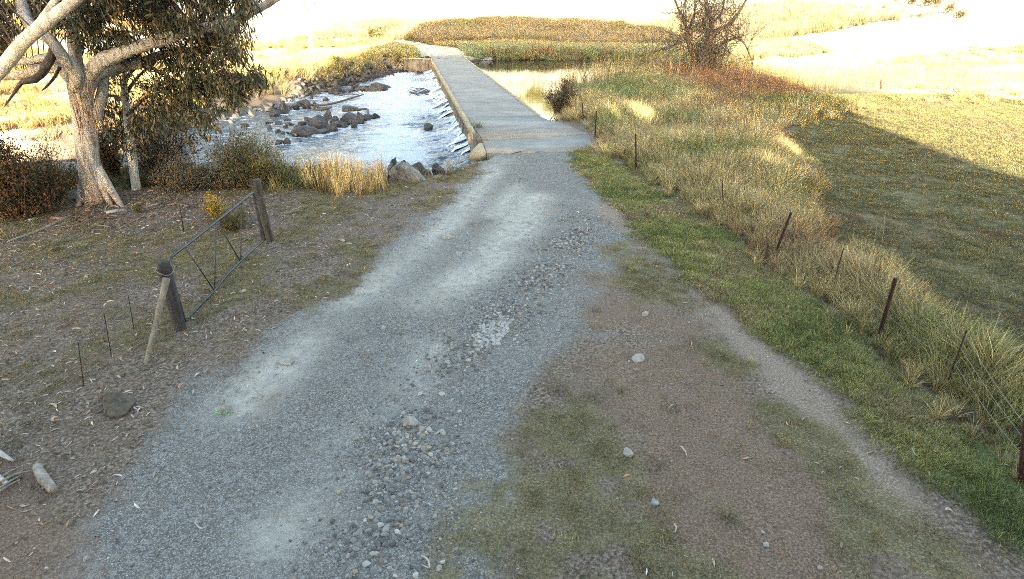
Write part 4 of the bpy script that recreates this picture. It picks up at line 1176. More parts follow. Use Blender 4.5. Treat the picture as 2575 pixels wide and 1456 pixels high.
def twigs(p, d, L, r, lvl):
    d = d / np.linalg.norm(d)
    e = p + d * L; m_ = (p + e) / 2 + rng.normal(size=3) * L * .08
    twg.tube([p, m_, e], [r, r * .8, r * .5], 3, sub=2, cap=False)
    if lvl == 0: return
    for _ in range(3):
        f = rng.uniform(.3, 1); q = p + (e - p) * f
        nd = d + rng.normal(size=3) * .45 + np.array([0, 0, .22])
        twigs(q, nd, L * rng.uniform(.45, .75), r * .6, lvl - 1)
for p, r in wl[::2]:
    if p[2] < 1.2 and rng.random() < .3: continue
    for _ in range(6):
        d = rng.normal(size=3) * .8 + np.array([0, 0, .7])
        twigs(p, d, rng.uniform(.7, 1.9), .022, 2)
for _ in range(120):                                  # upright suckers round the base
    a = rng.uniform(0, 6.28); p = np.array([math.cos(a) * rng.uniform(.2, 1.3), math.sin(a) * .6, .0])
    twigs(p, np.array([rng.normal() * .22, rng.normal() * .2, 1]), rng.uniform(.8, 2.4), .018, 1)
M['willowtwig'] = simple_mat('willow_twig', (.055, .048, .043), (.145, .13, .115), 12, .9, bump=0)
segs.build('trunk', M['willowbark'], willow, smooth=True)
twg.build('twigs', M['willowtwig'], willow)
# bare saplings by the pool
def sapling(px, py, h, lab, lean=0):
    g = G(px, py, WZR + .1); b_ = Vector((g[0], g[1], zg(g[0], g[1]))); mb = MB()
    def br(p, d, L, r, lvl):
        d = d / np.linalg.norm(d); e = p + d * L
        mb.tube([p, (p + e) / 2 + rng.normal(size=3) * L * .06, e], [r, r * .8, r * .5], 4, sub=2, cap=False)
        if lvl:
            for _ in range(3): br(p + (e - p) * rng.uniform(.4, 1), d + rng.normal(size=3) * .4, L * .6, r * .6, lvl - 1)
    br(np.zeros(3), np.array([lean, 0, 1.]), h * .6, .025, 3)
    tag(mb.build('bare_sapling', M['twig'], None, b_, rel=True), lab, 'sapling', 'bare saplings by the pool')
sapling(1535, 245, 2.6, 'bare forked sapling standing against the white reflection', -.1)
sapling(1470, 215, 2.4, 'thin bare sapling left of the forked one at the pool', -.4)
sapling(1400, 262, 1.6, 'low twisted bare sapling over the dark bush', -.5)
sapling(1450, 262, 1.8, 'leaning bare stem rising from the dark bush', .3)

# ------------------------------------------------------------------ far pale tree and hill trees
def far_tree(px, py, Y, h, lab, group=None, n=1500, w=.45, leaf=.5):
    g = P(px, py, Y); b_ = Vector((g.x, Y, zg(g.x, Y))); root = empty('far_tree', b_, lab, 'tree', group)
    mb = MB(); tips = []
    mb.tube([(0, 0, -.5), (h * .01, 0, h * .3), (-h * .02, 0, h * .6)], [h * .018, h * .014, h * .008], 7, rough=.2, sub=4)
    for k_ in range(14):
        a = rng.uniform(0, 6.28); z0 = h * rng.uniform(.3, .6)
        e = np.array([math.cos(a) * h * w * rng.uniform(.4, 1) * .6, math.sin(a) * h * w * .5, z0 + h * rng.uniform(.12, .42)])
        mb.tube([(0, 0, z0), (e[0] * .5, e[1] * .5, (z0 + e[2]) / 2 - .1), e], [h * .012, h * .008, h * .003], 4, sub=3, cap=False); tips.append(e)
    mb.build('trunk', M['bark2'], root)
    T = np.array(tips)[rng.integers(0, len(tips), n)]
    c = T + rng.normal(size=(n, 3)) * h * .07
    V = leaves(n, c, unit(rng.normal(size=(n, 3)) + np.array([0, 0, -.6])), leaf * rng.uniform(.5, 1.2, n), leaf * .4)
    leaf_obj('crown', [V], M['farleaf'], root, (0, 0, 0))
    return root
far_tree(785, 150, 62, 10.5, 'pale sparse tree alone on the blown out meadow', None, 700, .3, .35)
for i, (px, py, w, h) in enumerate([(2292, 10, 26, 20), (2330, 16, 34, 26), (2352, 22, 28, 30), (2384, 34, 30, 26), (2412, 46, 30, 18), (2255, 4, 20, 16)]):
    hx, hy, hz = hit(px, py); kk = (hy * CT + (CAM_H - hz) * ST) / F
    lab = ['second from the upper end', 'third from the upper end', 'tallest', 'fifth from the upper end', 'lowest and furthest right', 'uppermost and furthest left'][i] + ' bush of the row on the distant hill at top right'
    root = empty('hill_bush', (hx, hy, hz), lab, 'bush', 'row of bushes on the far hill'); W, Hh = w * kk, h * kk
    n = 420; c = rng.normal(size=(n, 3)) * np.array([W * .22, W * .22, Hh * .22]) + np.array([0, 0, Hh * .5]); c[:, 2] = np.abs(c[:, 2])
    leaf_obj('foliage', [leaves(n, c, unit(rng.normal(size=(n, 3))), W * .12, W * .07)], M['shrubleaf'], root, (0, 0, 0))
    mb = MB()
    for q in range(5): mb.tube([(0, 0, -.2), (rng.normal() * W * .1, 0, Hh * .3), (rng.normal() * W * .2, 0, Hh * .6)], [W * .02, W * .015, W * .006], 4, sub=2, cap=False)
    mb.build('stems', M['twig'], root)

for i, (x_, Y_, h_) in enumerate([(-9, 250, 13), (1, 262, 16), (9, 240, 12), (17, 255, 15), (26, 270, 11), (-20, 280, 12)]):
    zc = zg(x_, Y_); root = None
    b_ = Vector((x_, Y_, zc)); root = empty('hillside_gum', b_, ['rounded', 'tallest', 'short', 'broad', 'small right hand', 'far left hand'][i] + ' sunlit gum on the hillside mirrored in the pool', 'tree', 'gums on the hillside above the pool')
    mb = MB(); mb.tube([(0, 0, -.5), (.3, 0, h_ * .4), (0, 0, h_ * .8)], [.35, .28, .1], 7, sub=3); mb.build('trunk', M['bark2'], root)
    n = 900; c = rng.normal(size=(n, 3)) * np.array([h_ * .17, h_ * .17, h_ * .14]) + np.array([0, 0, h_ * .68])
    leaf_obj('crown', [leaves(n, c, unit(rng.normal(size=(n, 3))), 1.1, .6)], M['wattle'], root, (0, 0, 0))
# ------------------------------------------------------------------ unseen shade trees behind the camera, crowns shaped to set the shade
HOLES = [(5.4, 24.6, .85, 1.5, .30), (9.75, 21.0, .1, .6, .48), (-3.0, 36.0, .05, .30, .08), (-4.4, 16.0, .85, .7, .16), (12.2, 33, .6, .6, .08)]  # gaps left in the crowns so sun patches reach these spots
YC = -20.0
def shade_tree(x, zt, w, lab):
    z0 = zg(x, YC); b_ = Vector((x, YC, z0)); root = empty('shade_tree', b_, 'tall dense dark tree behind the viewpoint, ' + lab, 'tree', 'trees behind the viewpoint')
    xb = min(x, 13.6 + .02 * x) - x; mb = MB(); mb.tube([(xb, 0, -.3), (xb, 0, 8.5), (0, 0, (zt - z0) * .6), (0, 0, (zt - z0) * .9)], [.4, .36, .25, .1], 10, sub=3); mb.build('trunk', M['willowbark'], root)
    n = 8000
    zz = rng.uniform(0, 1, n) ** .8
    prof = np.minimum(1, (1 - zz) * 6)
    xx = x + rng.uniform(-1, 1, n) * w * .55 * (.75 + .25 * prof)
    yy = YC + rng.normal(size=n) * 1.1
    Zw = z0 + .2 + zz * (zt - z0)
    keep = np.abs(xx) < 99
    for hx, hy, hz, rx, rz in HOLES:
        zc = hz + (hy - yy) * TAN
        keep &= ~((((xx - hx) / (rx + .3)) ** 2 + ((Zw - zc) / (rz + .3)) ** 2) < 1)
    keep &= (xx > -15.0) & (xx < np.interp(Zw, [5, 6.3, 9, 13, 17, 24], [13.5, 14.0, 17.2, 20.0, 24.5, 22]))  # crown outline trimmed to place the edges of the cast shadow
    c = np.stack([xx, yy, Zw], -1)[keep]
    nn = len(c)
    V = leaves(nn, c, unit(rng.normal(size=(nn, 3)) * np.array([1, .3, 1])), rng.uniform(.5, .9, nn), rng.uniform(.4, .7, nn))
    leaf_obj('crown', [V], M['pineleaf'], root, b_)
for i, x in enumerate([-13.4, -10.6, -7.5, -4.4, -1.3, 1.8, 4.9, 8.0, 11.0, 14.0, 17.2, 21.0]):
    shade_tree(x, 22.6 + [-2, .8, -1.4, 1.5, 0, 2.0, .5, -1.6, .9, -.8, -2, -3.5][i], 4.6, ['leftmost of the row', 'second from the left', 'third from the left', 'fourth from the left', 'fifth from the left', 'sixth from the left', 'sixth from the right', 'fifth from the right', 'fourth from the right', 'third from the right', 'second from the right', 'rightmost of the row'][i])

# ------------------------------------------------------------------ scattering (grass, gravel, litter = uncountable stuff)
proto_cols = {}
def tuft(name, n, h, spread, lean, w, seed, seg=3, curve=.5):
    r = np.random.default_rng(seed); V = []; Q = []; A = []; Hh = []; b = 0
    for i in range(n):
        a = r.uniform(0, 6.28); rr = spread * math.sqrt(r.random()); p = np.array([math.cos(a) * rr, math.sin(a) * rr, -.02 * h])
        da = a + r.normal() * .9; hd = np.array([math.cos(da), math.sin(da), 0]); sd = np.array([-hd[1], hd[0], 0]) 
        sa = r.uniform(0, 3.14); sd = np.array([math.cos(sa), math.sin(sa), 0])
        H_ = h * r.uniform(.45, 1.1); ln = lean * r.uniform(.2, 1.3); va = r.random(); ww = w * r.uniform(.7, 1.3)
        for k_ in range(seg + 1):
            f = k_ / seg
            c = p + hd * ln * H_ * (f ** (1 + curve)) + np.array([0, 0, H_ * f * (1 - .35 * ln * f)])
            wd = ww * (1 - f) ** .7 * .5 + ww * .04
            V += [c - sd * wd, c + sd * wd]; A += [va, va]; Hh += [f, f]
        for k_ in range(seg): Q.append([b + 2 * k_, b + 2 * k_ + 1, b + 2 * k_ + 3, b + 2 * k_ + 2])
        b += 2 * (seg + 1)
    me = make_mesh(name, V, Q, M['grass'], False, {'va': A, 'vh': Hh})
    return bpy.data.objects.new(name, me)
def scatter(name, protos, pts, scl, tint, label, cat, tilt=None, rotz=None, zs=None):
    c = proto_cols.get(id(protos))
    if c is None:
        c = bpy.data.collections.new(name + '_kinds')
        for o in protos: c.objects.link(o)
        proto_cols[id(protos)] = c
    N = len(pts)
    me = bpy.data.meshes.new(name); me.vertices.add(N); me.vertices.foreach_set('co', np.asarray(pts, np.float32).ravel())
    rot = np.zeros((N, 3), np.float32); rot[:, 2] = rng.uniform(0, 6.28, N) if rotz is None else rotz
    if tilt: rot[:, :2] = rng.normal(size=(N, 2)) * tilt
    s3 = np.stack([scl, scl, scl if zs is None else scl * zs], -1)
    a = me.attributes.new('rot', 'FLOAT_VECTOR', 'POINT'); a.data.foreach_set('vector', rot.ravel())
    a = me.attributes.new('scl', 'FLOAT_VECTOR', 'POINT'); a.data.foreach_set('vector', np.asarray(s3, np.float32).ravel())
    a = me.attributes.new('idx', 'INT', 'POINT'); a.data.foreach_set('value', rng.integers(0, len(protos), N).astype(np.int32))
    t4 = np.ones((N, 4), np.float32); t4[:, :3] = tint
    a = me.attributes.new('tint', 'FLOAT_COLOR', 'POINT'); a.data.foreach_set('color', t4.ravel())
    o = link(name, me)
    ng = bpy.data.node_groups.new(name + '_scatter', 'GeometryNodeTree')
    ng.interface.new_socket('Geometry', in_out='INPUT', socket_type='NodeSocketGeometry')
    ng.interface.new_socket('Geometry', in_out='OUTPUT', socket_type='NodeSocketGeometry')
    n = ng.nodes; l = ng.links
    gi = n.new('NodeGroupInput'); go = n.new('NodeGroupOutput'); ip = n.new('GeometryNodeInstanceOnPoints')
    ci = n.new('GeometryNodeCollectionInfo'); ci.inputs['Collection'].default_value = c; ci.inputs['Separate Children'].default_value = True
    ip.inputs['Pick Instance'].default_value = True
    def na(nm, dt):
        x = n.new('GeometryNodeInputNamedAttribute'); x.data_type = dt; x.inputs['Name'].default_value = nm; return x.outputs['Attribute']
    l.new(gi.outputs[0], ip.inputs['Points']); l.new(ci.outputs[0], ip.inputs['Instance'])
    l.new(na('idx', 'INT'), ip.inputs['Instance Index'])
    e2r = n.new('FunctionNodeEulerToRotation'); l.new(na('rot', 'FLOAT_VECTOR'), e2r.inputs[0]); l.new(e2r.outputs[0], ip.inputs['Rotation'])
    l.new(na('scl', 'FLOAT_VECTOR'), ip.inputs['Scale'])
    l.new(ip.outputs[0], go.inputs[0])
    md = o.modifiers.new('scatter', 'NODES'); md.node_group = ng
    return tag(o, label, cat, kind='stuff')

def sample(n, x0, x1, y0, y1, accept, margin=160):
    x = rng.uniform(x0, x1, n); y = rng.uniform(y0, y1, n)
    px, py, dp = proj(x, y, 0 * x)
    k = (px > -margin) & (px < 2575 + margin) & (py < 1456 + margin * 1.5) & (dp > .5)
    x, y = x[k], y[k]
    pr = accept(x, y); k = rng.random(len(x)) < pr
    x, y = x[k], y[k]
    return x, y, height(x, y)
def tints(cols, w, n, jit=.12, sel=None):
    cols = np.array(cols); 
    if sel is None: i = rng.choice(len(cols), n, p=np.array(w) / sum(w))
    else:
        cw = np.cumsum(np.array(w) / sum(w)); i = np.searchsorted(cw, np.clip(sel + rng.normal(size=n) * .13, 0, .9999))
    return cols[i] * (1 + rng.normal(size=(n, 1)) * jit)

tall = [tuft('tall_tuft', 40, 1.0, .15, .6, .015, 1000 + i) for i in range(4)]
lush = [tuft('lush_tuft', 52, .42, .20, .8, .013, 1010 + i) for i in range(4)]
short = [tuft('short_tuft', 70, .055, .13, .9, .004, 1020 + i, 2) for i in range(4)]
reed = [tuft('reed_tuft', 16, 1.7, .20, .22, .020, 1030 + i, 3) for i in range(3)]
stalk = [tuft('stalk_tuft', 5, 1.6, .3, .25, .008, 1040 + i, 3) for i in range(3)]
STRAW = (.44, .37, .20); OLIVE = (.25, .26, .115); GREEN = (.10, .16, .055); RUST = (.25, .155, .095); BLUEG = (.17, .24, .15); YG = (.34, .36, .12)

# right-hand tall grass
def acc_tall(x, y):
    d = sdf(tall_poly, x, y) + fbm(x, y, 1.2, 91, 3) * .5
    apd = sdf(apron, x, y)
    dr = sdf(pool, x, y)
    return sst(.4, -.25, d) * (apd > .25) * (dr > -.1) * (.55 + .45 * sst(18, 8, y))
x, y, z = sample(15000, 2.2, 10, 4, 22, acc_tall)
x2, y2, z2 = sample(16000, 1.8, 19, 22, 55, acc_tall)
x, y, z = np.concatenate([x, x2]), np.concatenate([y, y2]), np.concatenate([z, z2])
edge = sst(0, -1.0, sdf(tall_poly, x, y))
sel = np.clip(.5 + fbm(x, y, 3.2, 93, 3) * .9, 0, 1)
brown = sst(28, 33, y) * sst(9.5, 12, x)
ti = tints([GREEN, OLIVE, OLIVE, STRAW, STRAW, RUST], [.7, 1.3, 1.2, 2.4, 1.9, 1.3], len(x), .32, sel)
ti = ti * (1 - brown[:, None]) + brown[:, None] * np.array(tints([(.27, .15, .09), (.21, .14, .09)], [1, 1], len(x)))
greenz = sst(30, 36, y) * sst(12, 8, x) * .8
ti = ti * (1 - greenz[:, None]) + greenz[:, None] * np.array(tints([BLUEG, OLIVE, GREEN], [1, .5, 1], len(x)))
hs = (.40 + .38 * edge) * (.75 + .6 * (fbm(x, y, 2.2, 95, 3) + .35)) * (1 - .35 * greenz) * (.78 + .22 * sst(8, 14, y))
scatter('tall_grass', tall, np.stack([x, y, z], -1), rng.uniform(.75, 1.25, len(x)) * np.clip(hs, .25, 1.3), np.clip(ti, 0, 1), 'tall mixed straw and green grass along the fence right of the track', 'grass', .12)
# stalks above it
x, y, z = sample(1500, 2.2, 19, 6, 55, lambda a, b: sst(0, -.5, sdf(tall_poly, a, b)) * (.15 + .85 * sst(20, 45, b)))
scatter('seed_stalks', stalk, np.stack([x, y, z], -1), rng.uniform(.55, 1.0, len(x)), tints([STRAW, (.42, .33, .2), RUST], [2, 1, .6], len(x)), 'thin straw seed stalks rising above the tall grass', 'grass', .08)
# reeds by the pool and rushes round the willow
x, y, z = sample(1100, 3, 24, 38, 62, lambda a, b: np.maximum(np.exp(-((a - 9 - (b - 50) * .6) / 2.5) ** 2) * .8 * (sdf(pool, a, b) > -1.8), np.exp(-((a - 14.5) / 5) ** 2 - ((b - 49) / 4) ** 2)))
scatter('reeds', reed, np.stack([x, y, np.maximum(z, WZR)], -1), rng.uniform(.7, 1.15, len(x)), tints([STRAW, (.33, .25, .17), OLIVE], [1.4, 1, .5], len(x)), 'dry reeds and sucker stems round the bare willow', 'reeds', .1)
x, y, z = sample(2600, 12, 34, 36, 56, lambda a, b: sst(14, 17, a) * sst(56, 44, b))
scatter('sunlit_weeds', stalk, np.stack([x, y, z], -1), rng.uniform(.7, 1.1, len(x)), tints([STRAW, YG, RUST], [2, 1.4, .8], len(x)), 'sunlit seedy weeds behind the rusty grass', 'weeds', .1)
x, y, z = sample(2600, 17, 60, 24, 60, lambda a, b: sst(.1, .3, fbm(a * .5, b, 6, 97, 3)) * .8)
scatter('field_tussocks', lush, np.stack([x, y, z], -1), rng.uniform(.6, 1.5, len(x)), tints([STRAW, YG, OLIVE], [2, 1.4, .8], len(x)), 'sunlit tussocks scattered over the bright right hand field', 'grass', .1)

# green verge
def acc_green(a, b): return masks(a, b)['green'] * (sdf(apron, a, b) > .1) * sst(-.75, -.1, fbm(a, b, .9, 131, 4))
x, y, z = sample(60000, 1, 8, 3, 22, acc_green)
sel = np.clip(.5 + fbm(x, y, 1.5, 101, 3), 0, 1)
scatter('verge_grass', short, np.stack([x, y, z], -1), rng.uniform(.6, 1.3, len(x)), np.clip(tints([(.13, .165, .065), (.23, .26, .095), (.33, .33, .14), (.32, .27, .16)], [1, 1.2, 1.6, 1.5], len(x), .2, sel), 0, 1), 'short green grass of the verge between track and fence', 'grass', .1, zs=rng.uniform(.8, 1.6, len(x)))
x, y, z = sample(4200, 1, 8, 3, 22, lambda a, b: np.clip(masks(a, b)['green'] + .12 * masks(a, b)['olive'], 0, 1) * sst(-.1, .35, fbm(a, b, .8, 151, 3)) * .8)
scatter('verge_weeds', lush, np.stack([x, y, z], -1), rng.uniform(.14, .42, len(x)), np.clip(tints([(.20, .24, .09), OLIVE, STRAW, (.13, .18, .07)], [1.2, 1.2, .9, 1], len(x), .25), 0, 1), 'taller weeds and dead stems standing in the green verge', 'weeds', .25)
# thin lawn on the worn ground
def acc_thin(a, b):
    m = masks(a, b); return np.clip(m['olive'] * .5 + .05, 0, 1) * (1 - m['gravel'] * .93) * (1 - m['tan'] * .8) * (1 - m['mud']) * (b < 22)
x, y, z = sample(90000, -14, 8, 3, 22, acc_thin)
scatter('thin_grass', short, np.stack([x, y, z], -1), rng.uniform(.45, 1.05, len(x)), np.clip(tints([(.22, .20, .095), (.30, .26, .13), (.13, .145, .06), (.32, .25, .15)], [1.3, 1.3, .7, 1.2], len(x), .2), 0, 1), 'sparse worn grass on the trampled ground', 'grass', .15)
# mown field
x, y, z = sample(70000, 6.5, 26, 5, 34, lambda a, b: masks(a, b)['field'] * .7 * sst(-.8, .1, fbm(a, b, .8, 105, 3)))
scatter('field_grass', short, np.stack([x, y, z], -1), rng.uniform(.7, 1.6, len(x)), np.clip(tints([(.18, .18, .085), (.24, .22, .11), (.15, .16, .07), (.21, .175, .11)], [1.3, 1, 1, .7], len(x), .12, np.clip(.5 + fbm(x, y * 2, 2, 107, 3), 0, 1)), 0, 1), 'short grazed grass of the right hand field', 'grass', .1)
# frosty far banks
def acc_far(a, b):
    return ((b > 66) & (sdf(pool, a, b) > .1) & (sdf(far_road, a, b) > .6)) * sst(-34, -12 - (b - 66) * .1, a) * sst(60, 25, a) * sst(145, 118, b)
x, y, z = sample(16000, -16, 34, 64, 84, acc_far)
near = sst(80, 70, y + fbm(x, y, 6, 111, 3) * 6)
ti = tints([BLUEG, (.24, .29, .19), (.20, .20, .13)], [1.4, 1.2, .8], len(x), .12) * near[:, None] + tints([(.27, .21, .13), STRAW, OLIVE], [1.6, .6, .8], len(x), .1) * (1 - near[:, None])
scatter('bank_grass', lush, np.stack([x, y, z], -1), rng.uniform(.9, 1.7, len(x)), np.clip(ti, 0, 1), 'bluish green grass on the far bank behind the pool', 'grass', .1)
x, y, z = sample(34000, -34, 55, 82, 145, acc_far)
ti = tints([(.21, .18, .12), (.29, .25, .17), (.22, .16, .11), (.20, .20, .11)], [1.6, 1.2, .6, 1.0], len(x), .1, np.clip(.5 + fbm(x, y, 9, 113, 3), 0, 1))
scatter('meadow_grass', tall, np.stack([x, y, z], -1), rng.uniform(.9, 1.6, len(x)), np.clip(ti, 0, 1), 'brown shaded meadow grass rising beyond the pool', 'grass', .12)
x, y, z = sample(3200, -3, 34, 64, 76, lambda a, b: (sdf(pool, a, b) > .05) * sst(3.2, .8, sdf(pool, a, b)) * (b > 64))
scatter('pool_rushes', tall, np.stack([x, y, z], -1), rng.uniform(1.0, 1.7, len(x)), np.clip(tints([(.22, .18, .12), OLIVE, BLUEG, (.3, .2, .13)], [1.4, 1, .8, .8], len(x), .25), 0, 1), 'dark rushes lining the far edge of the still pool', 'rushes', .12)
# left far bank of the stream
def acc_lb(a, b):
    d = sdf(river, a, b); s_ = (a - BN[0]) * BP[0] + (b - BN[1]) * BP[1]
    return (d > .35) * (s_ < -.4) * sst(9, 5, d + fbm(a, b, 2, 115, 3) * 2) * (sdf(far_road, a, b) > .8)
x, y, z = sample(9000, -30, -3, 34, 84, acc_lb)
ti = tints([(.40, .32, .17), STRAW, OLIVE, YG], [1.5, 1, 1, .5], len(x))
scatter('bank_grass', tall, np.stack([x, y, z], -1), rng.uniform(.6, 1.25, len(x)), np.clip(ti, 0, 1), 'tawny arching grass on the far left bank of the stream', 'grass', .15)
# sunny slope at left
x, y, z = sample(16000, -70, -15, 20, 90, lambda a, b: (sdf(river, a, b) > .5) * np.maximum(sst(-.2, .2, fbm(a, b, 5, 117, 3)) * .8, sst(3, 1, sdf(river, a, b))))
scatter('hillside_grass', lush, np.stack([x, y, z], -1), rng.uniform(.8, 1.8, len(x)), np.clip(tints([(.36, .26, .11), (.34, .20, .08), YG], [2, 1.4, .7], len(x), .3), 0, 1), 'golden grass on the sunlit slope across the stream', 'grass', .15)
# near left bank undergrowth
x, y, z = sample(5200, -16, -1.2, 15, 25, lambda a, b: (sdf(river, a, b) > .2) * sst(3.2, 1.2, sdf(river, a, b)) * (sdf(road_poly, a, b) > .6) * (1 - .95 * sst(-5.4, -4.4, a)))
scatter('bank_undergrowth', lush, np.stack([x, y, z], -1), rng.uniform(.5, 1.2, len(x)), np.clip(tints([(.13, .16, .09), OLIVE, RUST, (.2, .15, .09)], [1.3, 1, .5, 1], len(x)), 0, 1), 'low grey green undergrowth along the near stream bank', 'undergrowth', .15)
# straw reed clump
x, y, z = sample(2000, -9, -2, 13, 19, lambda a, b: sst(.2, -.25, sdf(bank_clump, a, b) + fbm(a, b, .6, 119, 3) * .5) * .8)
ti = tints([(.62, .47, .24), (.55, .40, .2), OLIVE, (.2, .24, .12)], [2, 1, 1, .8], len(x), .28, np.clip(.85 - (x + 7.2) / 3.4 + rng.normal(size=len(x)) * .25, 0, 1))
scatter('reed_clump', reed, np.stack([x, y, z], -1), rng.uniform(.26, .62, len(x)), np.clip(ti, 0, 1), 'golden straw reed clump left of the grey boulder', 'reeds', .12)
# tuft on the deck
g = G(1196, 322); 
o = link('grass_tuft', bpy.data.meshes.new_from_object(lush[0]), None, (g[0] + .1, g[1], .03)); tag(o, 'small grass tuft growing on the deck beside the yellow kerb', 'grass')
o.data.materials.clear(); M['deckgrass'] = blade_mat('deck_grass', (.06, .07, .03), (.20, .23, .09), .3); o.data.materials.append(M['deckgrass'])

# gravel
def stone_proto(i, sub=2):
    V, T = rock_geo([.5, .42, .30], 2000 + i, sub, 7, .1)
    return bpy.data.objects.new('gravel_stone', make_mesh('gravel_stone', V, T, M['grit'], False))
m, nt, b = new_mat('gravel_stone_tinted'); t = NT(nt)
t.l(t.mix(1.0, t.ramp(t.noise(t.pos(obj=True), 4, 3), [(.3, .7), (.7, 1.1)]), t.attr('tint', True).outputs['Color'], 'MULTIPLY'), b.inputs['Base Color'])
b.inputs['Roughness'].default_value = .92; b.inputs['Specular IOR Level'].default_value = .2
M['grit'] = m
stones = [stone_proto(i) for i in range(6)]
def acc_grav(a, b_):
    m = masks(a, b_); c = np.exp(-(line_d(coarse_line, a, b_) / .62) ** 2)
    return np.clip(m['gravel'] * (.10 + 1.0 * c * sst(-.5, .3, fbm(a, b_, .9, 121, 4))) * (1 - .8 * m['dust']) + .006, 0, 1)
x, y, z = sample(200000, -7, 6, 3, 20, acc_grav, 60)
n = len(x)
c = np.exp(-(line_d(coarse_line, x, y) / .5) ** 2)
sz = (.020 + .055 * rng.random(n) ** 3.0 * (.5 + .9 * c)) * (1 + .2 * c)
ti = tints([(.11, .108, .10), (.20, .196, .18), (.31, .30, .27), (.27, .215, .155)], [1.5, 2, 1.0, .5], n, .15)
scatter('gravel', stones, np.stack([x, y, z - sz * .02], -1), sz, np.clip(ti, 0, 1), 'loose grey gravel strewn over the farm track', 'gravel', .4)
# pebbles of the spit and river edge
x, y, z = sample(20000, -16.2, -4, 22, 70, lambda a, b_: np.exp(-((sdf(river, a, b_) - .1) / .8) ** 2) * .6 + .9 * sst(1.2, -.4, line_d([G(*q6(1250, 150), WZL)[:2], G(*q6(1500, 190), WZL)[:2], G(*q6(1900, 120), WZL)[:2]], a, b_)) + .55 * sst(.9, 0, line_d([G(*q6(640, 395), WZL)[:2], G(*q6(1150, 350), WZL)[:2]], a, b_)) + .7 * sst(1.0, 0, line_d([G(*q6(960, 650), WZL)[:2], G(*q6(1400, 570), WZL)[:2], G(*q6(1720, 480), WZL)[:2]], a, b_)) + .25 * sst(.8, 0, line_d([G(*q6(700, 530), WZL)[:2], G(*q6(1000, 565), WZL)[:2]], a, b_)))
n = len(x)
scatter('river_cobbles', stones, np.stack([x, y, np.maximum(z, WZL) + .06], -1), .12 + .62 * rng.random(n) ** 2.5, np.clip(tints([(.03, .03, .032), (.065, .064, .062), (.11, .10, .088)], [1.7, 1.4, .5], n), 0, 1), 'dark wet cobbles along the stream edge and gravel spit', 'cobbles', .4)

# litter: curled leaves, bark slivers, twigs
def litter_proto(i, L, W, curl, mat='litter'):
    r = np.random.default_rng(3000 + i); n = 5; V = []; A = []; Hh = []
    va = r.random()
    for k_ in range(n + 1):
        f = k_ / n - .5; a = f * curl
        c = np.array([math.sin(a) / max(curl, .01) * L, (1 - math.cos(a)) / max(curl, .01) * L, .012 * math.cos(f * 3.1) * L * 8 + .004]); wd = W * (1 - (2 * abs(f)) ** 2) * .5 + W * .06
        V += [c + [0, -wd, .003], c + [0, wd, -.003]]; A += [va, va]; Hh += [.4 + .6 * r.random()] * 2
    Q = [[2 * k_, 2 * k_ + 1, 2 * k_ + 3, 2 * k_ + 2] for k_ in range(n)]
    return bpy.data.objects.new('litter_piece', make_mesh('litter_piece', V, Q, M[mat], False, {'va': A, 'vh': Hh}))
litter = [litter_proto(i, .11, .014 + .006 * (i % 3), .4 + .5 * (i % 4)) for i in range(6)]
def acc_lit(a, b_):
    m = masks(a, b_); base = (1 - m['gravel'] * .985) * (1 - m['mud']) * (sdf(river, a, b_) > .8)
    tree = np.exp(-((a - tb.x - .5) / 3.4) ** 2 - ((b_ - tb.y + .7) / 2.2) ** 2)
    left = sst(.5, -1.5, a + 1.0) * (.40 + .3 * sst(-4, -6, a)) * (1 - .5 * m['olive'])
    return np.clip(base * (left + tree * 1.2 + .035), 0, 1) * (b_ < 21)
x, y, z = sample(62000, -15, 7, 3, 21, acc_lit, 100)
n = len(x)
scatter('leaf_litter', litter, np.stack([x, y, z + .004], -1), rng.uniform(.35, 1.0, n) * (1 + .5 * (rng.random(n) < .05)), np.clip(tints([(.30, .24, .18), (.42, .35, .27), (.16, .115, .085), (.36, .20, .12), (.5, .46, .42)], [1.4, .9, 2.0, .6, .3], n, .2), 0, 1), 'fallen gum leaves and bark slivers over the ground', 'leaf litter', .25)
x, y, z = sample(600, -6, 8, 3.2, 16, lambda a, b_: masks(a, b_)['green'] * .35 + .12, 60)
n = len(x)
scatter('pale_leaves', litter, np.stack([x, y, z + .02], -1), rng.uniform(.35, .95, n), np.clip(tints([(.48, .43, .37), (.40, .28, .20), (.52, .49, .46)], [1.4, .8, .8], n, .1), 0, 1), 'pale curled fallen leaves dotting the verge and track', 'fallen leaves', .3)
barks = [litter_proto(20 + i, .42, .026 + .012 * (i % 2), .4 + .5 * i) for i in range(4)]
x, y, z = sample(1500, -16, -6, 11, 18, lambda a, b_: np.exp(-((a - tb.x - .6) / 2.6) ** 2 - ((b_ - tb.y + 1.0) / 1.2) ** 2), 200)
n = len(x)
scatter('shed_bark_litter', barks, np.stack([x, y, z + .03], -1), rng.uniform(.5, 1.4, n), np.clip(tints([(.24, .16, .11), (.30, .26, .22), (.11, .08, .06), (.30, .16, .09)], [1.2, 1, 1.4, .7], n, .15), 0, 1), 'shed bark strips heaped at the foot of the big gum', 'bark litter', .35)

